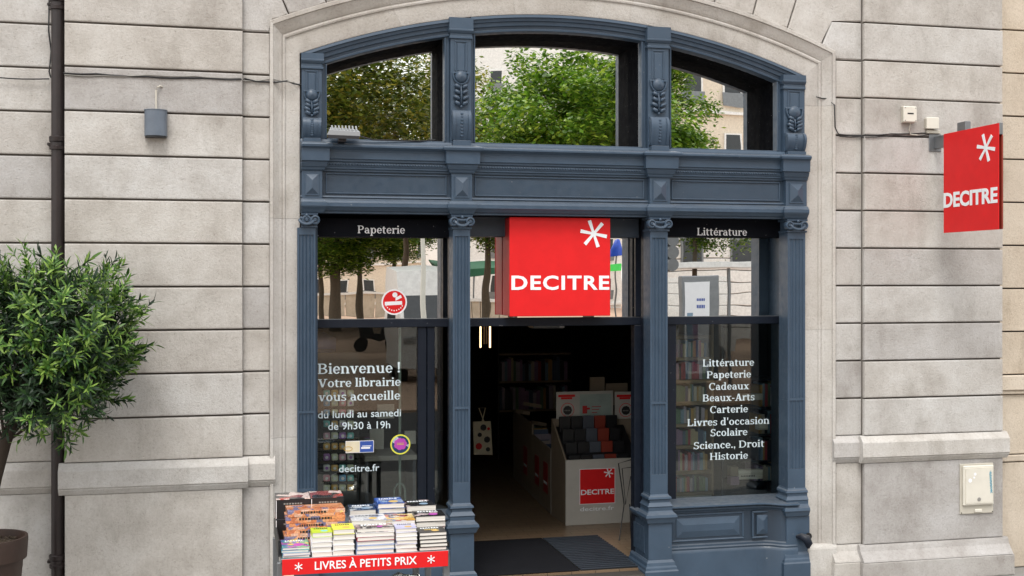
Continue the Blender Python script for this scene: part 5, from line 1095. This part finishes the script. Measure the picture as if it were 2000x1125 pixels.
B().tube([I(781, 640, .45), I(781, 968, .45)], .012, 8).build('post', 'post_mint', ps); B().tube([I(770, 978, .45), I(770, 955, .45), I(776, 945, .45), I(786, 945, .45), I(791, 955, .45), I(791, 978, .45)], .009, 8).build('foot_hoop', 'post_mint', ps, smooth=60)
dk = thing('window_desk', (X(750, 1.2), 1.2, 0), 'grey topped table with white papers behind the left window', 'table')
box('desk_top', X(712, 1.1), X(815, 1.1), 1.1, 1.6, Zz(760, 900, 1.1), Zz(760, 890, 1.1), 'carton', dk, .004); box('desk_side', X(714, 1.12), X(720, 1.12), 1.12, 1.58, 0, Zz(760, 901, 1.1), 'bin_grey', dk); box('desk_side', X(806, 1.12), X(812, 1.12), 1.12, 1.58, 0, Zz(760, 901, 1.1), 'bin_grey', dk)
for i, (pa, pb, a_, c_, y) in enumerate(((737, 770, 800, 790, 1.3), (722, 750, 860, 838, 1.3), (790, 812, 850, 842, 1.25))):
    o = B().box(X(pa, y), X(pb, y), y, y+.02, Zz(pa, a_+18, y), Zz(pa, c_, y), .002).build('paper_card', 'carton', None); tag(o, ('pale card propped behind the words vous accueille', 'pale card propped right of the tins', 'small pale card at the right edge of the left window')[i], 'card')
# books on shelf seen behind narrow pane and bars
for i, py_2 in enumerate((752, 868)): 
    pass
# ---- right window bookcase
rc = thing('bookcase', (X(1350, .85), 1.0, 0), 'light wooden bookcase full of books behind the left half of the right window', 'bookcase')
ry = .80; rxa, rxb = X(1319, ry), X(1386, ry)
levels = [(975, 955), (928, 935), (872, 880), (832, 832), (790, 790), (745, 745), (700, 700), (655, 655)]
zs_ = [Zz(1350, p_, ry) for p_ in (962, 920, 870, 828, 785, 742, 698, 655)]
for z in zs_: box('shelf', rxa-.05, rxb+.02, ry, ry+.30, z-.03, z, 'shelf_wood', rc, .002)
box('upright', rxb+.0205, rxb+.04, ry, ry+.30, 0, 2.25, 'shelf_wood', rc); box('upright', rxa-.07, rxa-.0505, ry, ry+.30, 0, 2.25, 'shelf_wood', rc); box('back_board', rxa-.05, rxb+.02, ry+.301, ry+.31, 0, 2.25, 'shelf_wood', rc); box('base_box', rxa-.05, rxb+.02, ry, ry+.3, 0.0, zs_[0]-.031, 'carton', rc)
NM = ('lowest', 'second', 'third', 'fourth', 'fifth', 'sixth', 'seventh', 'top')
for li, z in enumerate(zs_[:-1]):
    x = rxa-.03; hmax = zs_[li+1]-z-.04
    while x < rxb-.02:
        w_ = random.uniform(.014, .034); shelved(x, ry+.03+random.uniform(0, .02), z+.001, w_-.002, .18, hmax*random.uniform(.72, .98), "the %s shelf of the right window's light bookcase" % NM[li], 'books on the light bookcase'); x += w_
rk = thing('bookcase', (X(1500, .9), 1.1, 0), 'dark bookcase at the right end of the right window with purple folders', 'bookcase'); ry2 = .75
rza, rzb = X(1440, ry2), X(1526, ry2)
zz2 = [Zz(1480, p_, ry2) for p_ in (940, 900, 848, 795, 740)]
for z in zz2: box('shelf', rza, rzb, ry2, ry2+.3, z-.015, z, 'bin_black', rk)
box('back_board', rza, rzb, ry2+.301, ry2+.31, 0, 2.25, 'bin_black', rk)
for li, z in enumerate(zz2[:-1]):
    x = rza+.18+.02*li; hmax = zz2[li+1]-z-.03
    while x < rzb-.02:
        w_ = random.uniform(.018, .03); shelved(x, ry2+.02, z+.001, w_-.002, .2, hmax*random.uniform(.75, .98), "the %s shelf of the right window's dark bookcase" % NM[li], 'books on the dark bookcase'); x += w_
for i, (pa, pb, a_, c_, m_) in enumerate(((1443, 1490, 937, 919, 'pages'), (1427, 1442, 930, 912, 'carton_tan'), (1482, 1500, 840, 825, 'pages'), (1450, 1490, 782, 770, 'carton'), (1427, 1444, 948, 932, 'spine_4'))):
    y = .62; o = B().box(X(pa, y), X(pb, y), y, y+.08, Zz(pa, a_, y), Zz(pa, c_, y), .002).build('box', m_, None); tag(o, ('long cream labelled box low in the right window', 'small tan box left of the long cream box', 'small white card box above the word Droit', 'pale slip behind the word Beaux-Arts', 'small purple box under the tan one')[i], 'box')
    if i == 0:
        b = B()
        for k_ in range(9): b.box(X(pa, y)+.02+k_*.016, X(pa, y)+.029+k_*.016, y-.0008, y-.0002, Zz(pa, 932, y), Zz(pa, 929, y))
        q = b.build('box_print', 'black'); q.parent = o
# side strip seen between the door post and the third column
o = B().box(X(1256, .8), X(1263, .8), .8, .95, Zz(1260, 725, .8), Zz(1260, 692, .8)).build('red_folder', 'red_sign'); tag(o, 'red folder glimpsed between the door post and the column', 'folder')
o = B().box(X(1256, .8), X(1264, .8), .8, .95, Zz(1260, 835, .8), Zz(1260, 812, .8)).build('yellow_folder', 'cover_gold'); tag(o, 'yellow folder glimpsed between the door post and the column', 'folder')

# ================================================================== THE SQUARE OPPOSITE (seen in the panes)
def Rf(px, py, Zd):      # a point seen mirrored in the panes at perpendicular distance Zd from the camera -> its real place
    y = Zd-D; x, z = W(px, py, y); return Vector((x, 2*GL-y, z))
def crown_mesh(seed, nlob=85, per=420, leaf=.062, droop=.5):
    r = random.Random(seed); vs = []; fs = []
    for q in range(nlob):
        d = Vector((r.gauss(0, 1), r.gauss(0, 1), r.gauss(0, .8))).normalized(); rr = r.uniform(.45, .98); c = Vector((d.x*rr, d.y*rr, d.z*rr*.85)); s1, s2 = r.uniform(.16, .30), r.uniform(.05, .10)
        for k_ in range(per):
            a = r.uniform(0, 6.28); q_ = s1*math.sqrt(r.random()); p = c+Vector((q_*math.cos(a), q_*math.sin(a), r.gauss(0, s2)-droop*q_*q_*2))
            a = r.uniform(0, 6.28); dn = Vector((math.cos(a), math.sin(a), r.uniform(-.9, .1))).normalized(); sd = dn.cross(Vector((r.gauss(0, .3), r.gauss(0, .3), 1))).normalized(); L = leaf*r.uniform(.6, 1.2); n0 = len(vs)
            vs += [p, p+dn*L*.5+sd*L*.27, p+dn*L, p+dn*L*.5-sd*L*.27]; fs.append((n0, n0+1, n0+2, n0+3))
    me = bpy.data.meshes.new('crown'); me.from_pydata(vs, [], fs); me.update(); return me
CM = [crown_mesh(1), crown_mesh(2), crown_mesh(3, 90, 280, .052)]
for me in CM[:2]: me.materials.append(M['leaf_street'])
CM[2].materials.append(M['leaf_autumn'])
def street_tree(px, Zd, zc, rx, rz, tr, kind, lbl, lean=0):
    p = Rf(px, 545, Zd); t = thing('plane_tree', (p.x, p.y, -.26), lbl, 'tree', 'trees on the square')
    o = bpy.data.objects.new('crown', CM[kind]); COL.objects.link(o); o.parent = t; o.location = (0, 0, zc+.26); o.scale = (rx, rx, rz); o.rotation_euler.z = px*.37
    b = B(); top = zc-rz*.45+.26; b.tube([(0, 0, 0), (lean*.3, 0, top*.5), (lean, 0, top)], [tr*1.25, tr, tr*.8], 10)
    for k_ in range(5):
        a = k_*1.256+px; e = (math.cos(a)*rx*.55, math.sin(a)*rx*.55, top+rz*.75); b.tube([(lean, 0, top-.1), (lean+e[0]*.35, e[1]*.35, top+rz*.25), e], [tr*.55, tr*.4, tr*.12], 7)
    q = b.build('trunk', 'bark', None, smooth=60); q.parent = t
street_tree(1150, 30, 6.5, 3.0, 2.9, .13, 0, 'bright green tree filling the mirrored middle pane'); street_tree(590, 40, 8.2, 5.4, 4.4, .17, 2, 'yellowing tree mirrored in the left upper pane'); street_tree(790, 52, 9.4, 4.6, 4.8, .13, 2, 'olive toned tree mirrored at the right of the left upper pane')
street_tree(1355, 27, 4.45, 1.75, 1.65, .06, 0, 'young tree mirrored in the right upper pane'); street_tree(1235, 42, 8.4, 3.3, 3.1, .15, 1, 'tall tree mirrored between middle and right panes')
street_tree(655, 60, 5.2, 4.4, 2.7, .26, 1, 'thick trunked tree mirrored in the left transom'); street_tree(704, 72, 6.2, 4.6, 3.2, .16, 0, 'slim trunked tree mirrored mid left transom'); street_tree(628, 76, 6.2, 4.4, 3.2, .16, 0, 'slim trunked tree mirrored at the edge of the left transom')
street_tree(770, 62, 5.8, 3.6, 2.6, .12, 1, 'smaller tree mirrored above the white van'); street_tree(950, 48, 5.8, 3.4, 2.7, .14, 0, 'tree mirrored left of the red sign'); street_tree(560, 66, 8, 5, 4, .25, 1, 'tree mirrored far left beyond the panes'); street_tree(1000, 70, 9, 4.5, 4, .25, 1, 'tree mirrored behind the middle tree')
# buildings across the square
def house(px0, px1, Zd, ztop, mat, lbl, ny, nx, lh=3.6, z0=.6, wz=2.0, grill=True, ledge=True):
    a, c = Rf(px0, 545, Zd), Rf(px1, 545, Zd); x0, x1 = min(a.x, c.x), max(a.x, c.x); y = a.y; t = thing('town_house', ((x0+x1)/2, y-4, -.26), lbl, 'building')
    box('wall', x0, x1, y-8, y, -.3, ztop, mat, t); dx = (x1-x0)/nx; first = None
    for j in range(ny):
        zb = z0+j*lh
        for i in range(nx):
            xc = x0+dx*(i+.5)
            if first is None:
                f = box('window', xc-.62, xc+.62, y+.02, y+.14, zb, zb+wz, 'render_white', t); first = [f]; g = box('pane', xc-.50, xc+.50, y+.10, y+.15, zb+.1, zb+wz-.1, 'window_dark', t); first.append(g); h = box('balcony_rail', xc-.7, xc+.7, y+.2, y+.24, zb, zb+.75, 'grey_metal', t); first.append(h); org = (xc, zb)
            else:
                for f in first[:3 if grill else 2]:
                    o = f.copy(); COL.objects.link(o); o.location = f.location+Vector((xc-org[0], 0, zb-org[1]))
        if ledge: box('ledge', x0, x1, y+.002, y+.22, zb-.55, zb-.35, 'render_white', t)
house(1312, 1700, 66, 20, 'render_cream', 'cream apartment house mirrored in the right upper pane', 5, 5, 4.0, .9, 2.4); house(860, 1215, 100, 24, 'render_white', 'tall white building mirrored behind the trees', 6, 5); house(480, 850, 118, 13, 'render_cream', 'low cream building mirrored behind the left trees', 3, 7, 3.8, .5)
house(-500, 470, 90, 18, 'render_cream', 'long cream apartment house far left across the square', 4, 12, 4, .8); house(1660, 2900, 80, 19, 'render_white', 'long white house far right across the square', 4, 12, 4, .8)
# banded ground floor of a near stone building (right transom)
a, c = Rf(1300, 545, 48), Rf(1600, 545, 48); nbh = thing('stone_annex', ((a.x+c.x)/2, a.y, -.26), 'white banded stone annex mirrored in the right transom', 'building')
x0, x1 = min(a.x, c.x), max(a.x, c.x)
for j in range(9): box('stone_course', x0, x1, a.y-4, a.y, -.26+j*.52, .22+j*.52, 'render_white', nbh, .02)
box('core', x0+.05, x1-.05, a.y-3.9, a.y-.04, -.26, 4.35, 'mortar', nbh)
for pxw in (1350, 1450): p = Rf(pxw, 500, 48); w_ = box('window', p.x-.5, p.x+.5, a.y+.001, a.y+.06, 3.0, 4.2, 'grey_metal', nbh); box('pane', p.x-.4, p.x+.4, a.y+.061, a.y+.08, 3.1, 4.1, 'window_dark', nbh)
# low stone parapet
p, q = Rf(560, 545, 86), Rf(900, 545, 86); lo, hi = sorted((p.x, q.x)); pw = thing('parapet', ((lo+hi)/2, p.y, -.26), 'low stone parapet at the back of the square', 'wall'); box('coping', lo, hi, p.y-.2, p.y+.25, 1.35, 1.5, 'render_white', pw); 
for i in range(12): xx = lo+(hi-lo)*i/12; box('panel', xx+.05, xx+(hi-lo)/12-.05, p.y-.1, p.y+.15, -.26, 1.349, 'stone_beige', pw)
p, q = Rf(905, 545, 60), Rf(990, 545, 60); lo, hi = sorted((p.x, q.x)); pw = thing('terrace_wall', ((lo+hi)/2, p.y, -.26), 'curved looking terrace wall mirrored beside the red sign', 'wall'); box('coping', lo, hi, p.y-.2, p.y+.25, 1.25, 1.4, 'render_white', pw)
for i in range(5): xx = lo+(hi-lo)*i/5; box('panel', xx+.03, xx+(hi-lo)/5-.03, p.y-.1, p.y+.15, -.26, 1.249, 'stone_beige', pw)
aw = thing('cafe_awning', (lo, p.y-3, -.26), 'dark green cafe awning behind the terrace wall', 'awning'); B().loft([[(x, p.y-5, 3.4), (x, p.y-2, 2.9), (x, p.y-2, 2.55), (x, p.y-5, 3.3)] for x in (lo-1, hi+1)]).build('canopy', 'canopy_green', aw); [box('post', x, x+.08, p.y-2.1, p.y-2.02, -.26, 2.6, 'grey_metal', aw) for x in (lo-.9, lo+1, hi+.8)]
# white van, mirrored at the right of the left transom
p = Rf(780, 545, 30); q = Rf(905, 545, 30); vx0, vx1 = sorted((p.x, q.x)); vn = thing('delivery_van', ((vx0+vx1)/2, p.y-2, -.32), 'tall white delivery van parked opposite the shop', 'van'); vy = p.y
b = B(); b.loft([[(vx0+.06, vy, .15), (vx1-.06, vy, .15), (vx1-.06, vy, 1.2), (vx0+.06, vy, 1.2)], [(vx0, vy-.5, .1), (vx1, vy-.5, .1), (vx1, vy-.5, 2.6), (vx0, vy-.5, 2.6)], [(vx0, vy-2.6, .1), (vx1, vy-2.6, .1), (vx1, vy-2.6, 2.75), (vx0, vy-2.6, 2.75)]]); b.build('body', 'van_white', vn)
b = B().loft([[(vx0+.15, vy+.015, 1.22), (vx1-.15, vy+.015, 1.22), (vx1-.15, vy-.02, 1.21), (vx0+.15, vy-.02, 1.21)], [(vx0+.12, vy-.42, 2.35), (vx1-.12, vy-.42, 2.35), (vx1-.12, vy-.47, 2.3), (vx0+.12, vy-.47, 2.3)]]); b.build('windscreen', 'window_dark', vn)
for x in (vx0-.22, vx1+.04): box('mirror', x, x+.18, vy-.45, vy-.38, 1.35, 1.85, 'black', vn, .02)
for x in (vx0+.05, vx1-.27):
    for y in (vy-.9, vy-2.2): B().lathe([(.0, 0), (.36, 0), (.36, .22), (.0, .22)], (x, y, .04), 20, 'x').build('wheel', 'black', vn)
for x in (vx0+.12, vx1-.42): box('headlight', x, x+.3, vy-.02, vy+.03, .75, .95, 'steel', vn, .02)
# street lamp, scooter, traffic light, information panel, bus shelter, car, pharmacy signs, passer-by
p = Rf(826, 545, 22); lp = thing('lamp_post', (p.x, p.y, -.32), 'cream lamp post in front of the white van', 'lamp post'); B().lathe([(.09, -.32), (.06, .3), (.04, 3.4), (.03, 3.75)], (p.x, p.y, 0), 12).build('post', 'ivory', lp, smooth=60); B().lathe([(.0, 3.752), (.14, 3.80), (.16, 3.98), (.0, 4.06)], (p.x, p.y, 0), 14).build('lantern', 'ivory', lp, smooth=40)
p = Rf(735, 545, 44); sct = thing('scooter', (p.x, p.y, -.26), 'black scooter parked near the tree trunks', 'scooter')
for dx in (-.55, .55): B().lathe([(.0, -.05), (.24, -.05), (.24, .05), (.0, .05)], (p.x+dx, p.y, -.02), 18, 'y').build('wheel', 'black', sct)
B().loft([[(p.x+x, p.y-.15, z) for x, z in ((-.6, .2), (.1, .05), (.45, .25), (.5, .85), (.4, .85), (.2, .35), (-.1, .35), (-.15, .6), (-.7, .65))], [(p.x+x, p.y+.15, z) for x, z in ((-.6, .2), (.1, .05), (.45, .25), (.5, .85), (.4, .85), (.2, .35), (-.1, .35), (-.15, .6), (-.7, .65))]]).build('body', 'black', sct); B().tube([(p.x+.45, p.y-.3, .9), (p.x+.45, p.y+.3, .9)], .025, 6).build('handlebar', 'black', sct)
p = Rf(1303, 545, 20); tf = thing('traffic_light', (p.x, p.y, -.32), 'grey hooded traffic light on a post opposite the shop', 'traffic light'); B().lathe([(.05, -.32), (.05, 3.3)], (p.x-.02, p.y-.1, 0), 10).build('post', 'grey_metal', tf)
box('housing', p.x-.14, p.x+.14, p.y-.12, p.y+.1, 2.6, 3.25, 'bin_black', tf, .03)
for k_ in range(3): B().tube([(p.x, p.y+.10, 2.72+.21*k_), (p.x+.0, p.y+.30, 2.70+.21*k_)], [.10, .11], 14).build('hood', 'grey_metal', tf, smooth=40)
p, q = Rf(1333, 537, 22), Rf(1405, 620, 22); ip = thing('information_panel', ((p.x+q.x)/2, p.y, -.32), 'grey framed street poster panel with a pale poster', 'poster panel'); lo, hi = sorted((p.x, q.x))
box('case', lo, hi, p.y-.22, p.y, .4, p.z, 'grey_metal', ip, .02); box('leg', (lo+hi)/2-.15, (lo+hi)/2+.15, p.y-.18, p.y-.04, -.32, .399, 'grey_metal', ip)
po = box('poster', lo+.05, hi-.22, p.y+.001, p.y+.012, .55, p.z-.12, 'white', ip); b = B(); b.m('spine_9').box(lo+.10, lo+.22, p.y+.013, p.y+.016, .6, 1.75); b.m('spine_4').box(lo+.23, lo+.33, p.y+.013, p.y+.016, .6, 1.6); b.m('blue_ink')
for k_ in range(5): b.box(lo+.30+.035*k_, lo+.325+.035*k_, p.y+.013, p.y+.016, 2.0, 2.05); b.box(lo+.30+.035*k_, lo+.325+.035*k_, p.y+.013, p.y+.016, 1.85, 1.92)
b.build('poster_print', None, po)
p, q = Rf(1325, 510, 26), Rf(1480, 510, 26); lo, hi = sorted((p.x, q.x)); sb = thing('bus_shelter', ((lo+hi)/2, p.y-1, -.32), 'bus shelter with a flat white roof opposite the shop', 'shelter'); box('roof', lo, hi, p.y-1.4, p.y, 2.70, 2.85, 'render_white', sb, .02); [box('post', x, x+.07, p.y-1.3, p.y-1.23, -.32, 2.699, 'grey_metal', sb) for x in (lo+.1, hi-.2)]; box('glass_wall', lo+.2, hi-.2, p.y-1.27, p.y-1.26, .1, 2.5, 'plastic_clear', sb)
p = Rf(1305, 545, 36); cr_ = thing('parked_car', (p.x, p.y, -.32), 'white car parked behind the traffic light', 'car'); X0 = p.x
pr = [(-2.0, .1), (2.0, .1), (2.05, .55), (1.3, .75), (.7, 1.15), (-.9, 1.2), (-1.6, .8), (-2.05, .7)]
B().loft([[(X0+x, p.y+yy, z) for x, z in pr] for yy in (-.85, .85)]).build('body', 'van_white', cr_); B().loft([[(X0+x, p.y+yy, z) for x, z in ((1.15, .78), (.68, 1.10), (-.85, 1.14), (-1.4, .80))] for yy in (-.86, .862)]).build('windows', 'window_dark', cr_)
for x in (-1.3, 1.3):
    for yy in (-.9, .7): B().lathe([(.0, 0), (.31, 0), (.31, .2), (.0, .2)], (X0+x, p.y+yy, .0), 18, 'y').build('wheel', 'black', cr_)
p = Rf(1203, 519, 50); pg = thing('green_shop_sign', (p.x, p.y, p.z), 'green lit sign under a blue one mirrored right of the red sign', 'sign'); box('sign_panel', p.x-.28, p.x+.28, p.y-.1, p.y, p.z-.15, p.z+.15, 'sign_green', pg, .01); B().lathe([(.36, 0), (.30, .3), (.12, .75), (.0, .8)], (p.x, p.y-.1, p.z+.45), 14).build('blue_topper', 'sign_blue', pg, smooth=50); B().lathe([(.04, -2.9), (.04, .45)], (p.x, p.y-.1, p.z), 8).build('post', 'grey_metal', pg)
# a passer-by in a navy jacket on the far pavement
p = Rf(1202, 545, 27); per = thing('person', (p.x, p.y, -.32), 'person in navy jacket and olive trousers walking on the far pavement', 'person')
def skin_body(pts, edges, rad, mat, name, parent):
    me = bpy.data.meshes.new(name); me.from_pydata(pts, edges, []); o = bpy.data.objects.new(name, me); COL.objects.link(o); md = o.modifiers.new('s', 'SKIN'); 
    for v, r_ in zip(me.skin_vertices[0].data, rad): v.radius = (r_, r_*.85)
    me.skin_vertices[0].data[0].use_root = True; o.modifiers.new('d', 'SUBSURF').levels = 2; me.materials.append(M[mat]); bpy.context.view_layer.update()
    m2 = bpy.data.meshes.new_from_object(o.evaluated_get(bpy.context.evaluated_depsgraph_get())); bpy.data.objects.remove(o); q = bpy.data.objects.new(name, m2); COL.objects.link(q); q.parent = parent; return q
P_ = [(0, 0, .95), (0, 0, 1.15), (0, 0, 1.42), (0, 0, 1.54), (0, .01, 1.66), (-.19, 0, 1.40), (-.25, .03, 1.12), (-.23, .12, .88), (.19, 0, 1.40), (.26, -.03, 1.12), (.25, .03, .88), (-.10, .02, .88), (-.11, .15, .48), (-.11, .12, .06), (-.11, .26, .03), (.10, 0, .88), (.11, -.08, .48), (.12, -.28, .10), (.12, -.18, .03)]
skin_body(P_, [(0, 1), (1, 2), (2, 3), (3, 4), (2, 5), (5, 6), (6, 7), (2, 8), (8, 9), (9, 10), (0, 11), (11, 12), (12, 13), (13, 14), (0, 15), (15, 16), (16, 17), (17, 18)], [.15, .14, .16, .06, .10, .07, .05, .035, .07, .05, .035, .10, .07, .045, .03, .10, .07, .045, .03], 'skin', 'body', per)
skin_body([(0, 0, .90), (0, 0, 1.15), (0, 0, 1.43), (-.19, 0, 1.41), (-.25, .03, 1.12), (-.235, .10, .93), (.19, 0, 1.41), (.26, -.03, 1.12), (.255, .02, .93)], [(0, 1), (1, 2), (2, 3), (3, 4), (4, 5), (2, 6), (6, 7), (7, 8)], [.19, .17, .19, .09, .072, .055, .09, .072, .055], 'navy', 'jacket', per)
skin_body([(0, 0, .98), (-.10, .02, .88), (-.11, .15, .48), (-.11, .12, .10), (.10, 0, .88), (.11, -.08, .48), (.12, -.26, .14)], [(0, 1), (1, 2), (2, 3), (0, 4), (4, 5), (5, 6)], [.17, .125, .09, .07, .125, .09, .07], 'jeans', 'trousers', per)
q = B().ball((0, -.01, 1.70), .108, (1, 1.05, 1), 12).build('hair', 'bark', None, smooth=180); q.parent = per
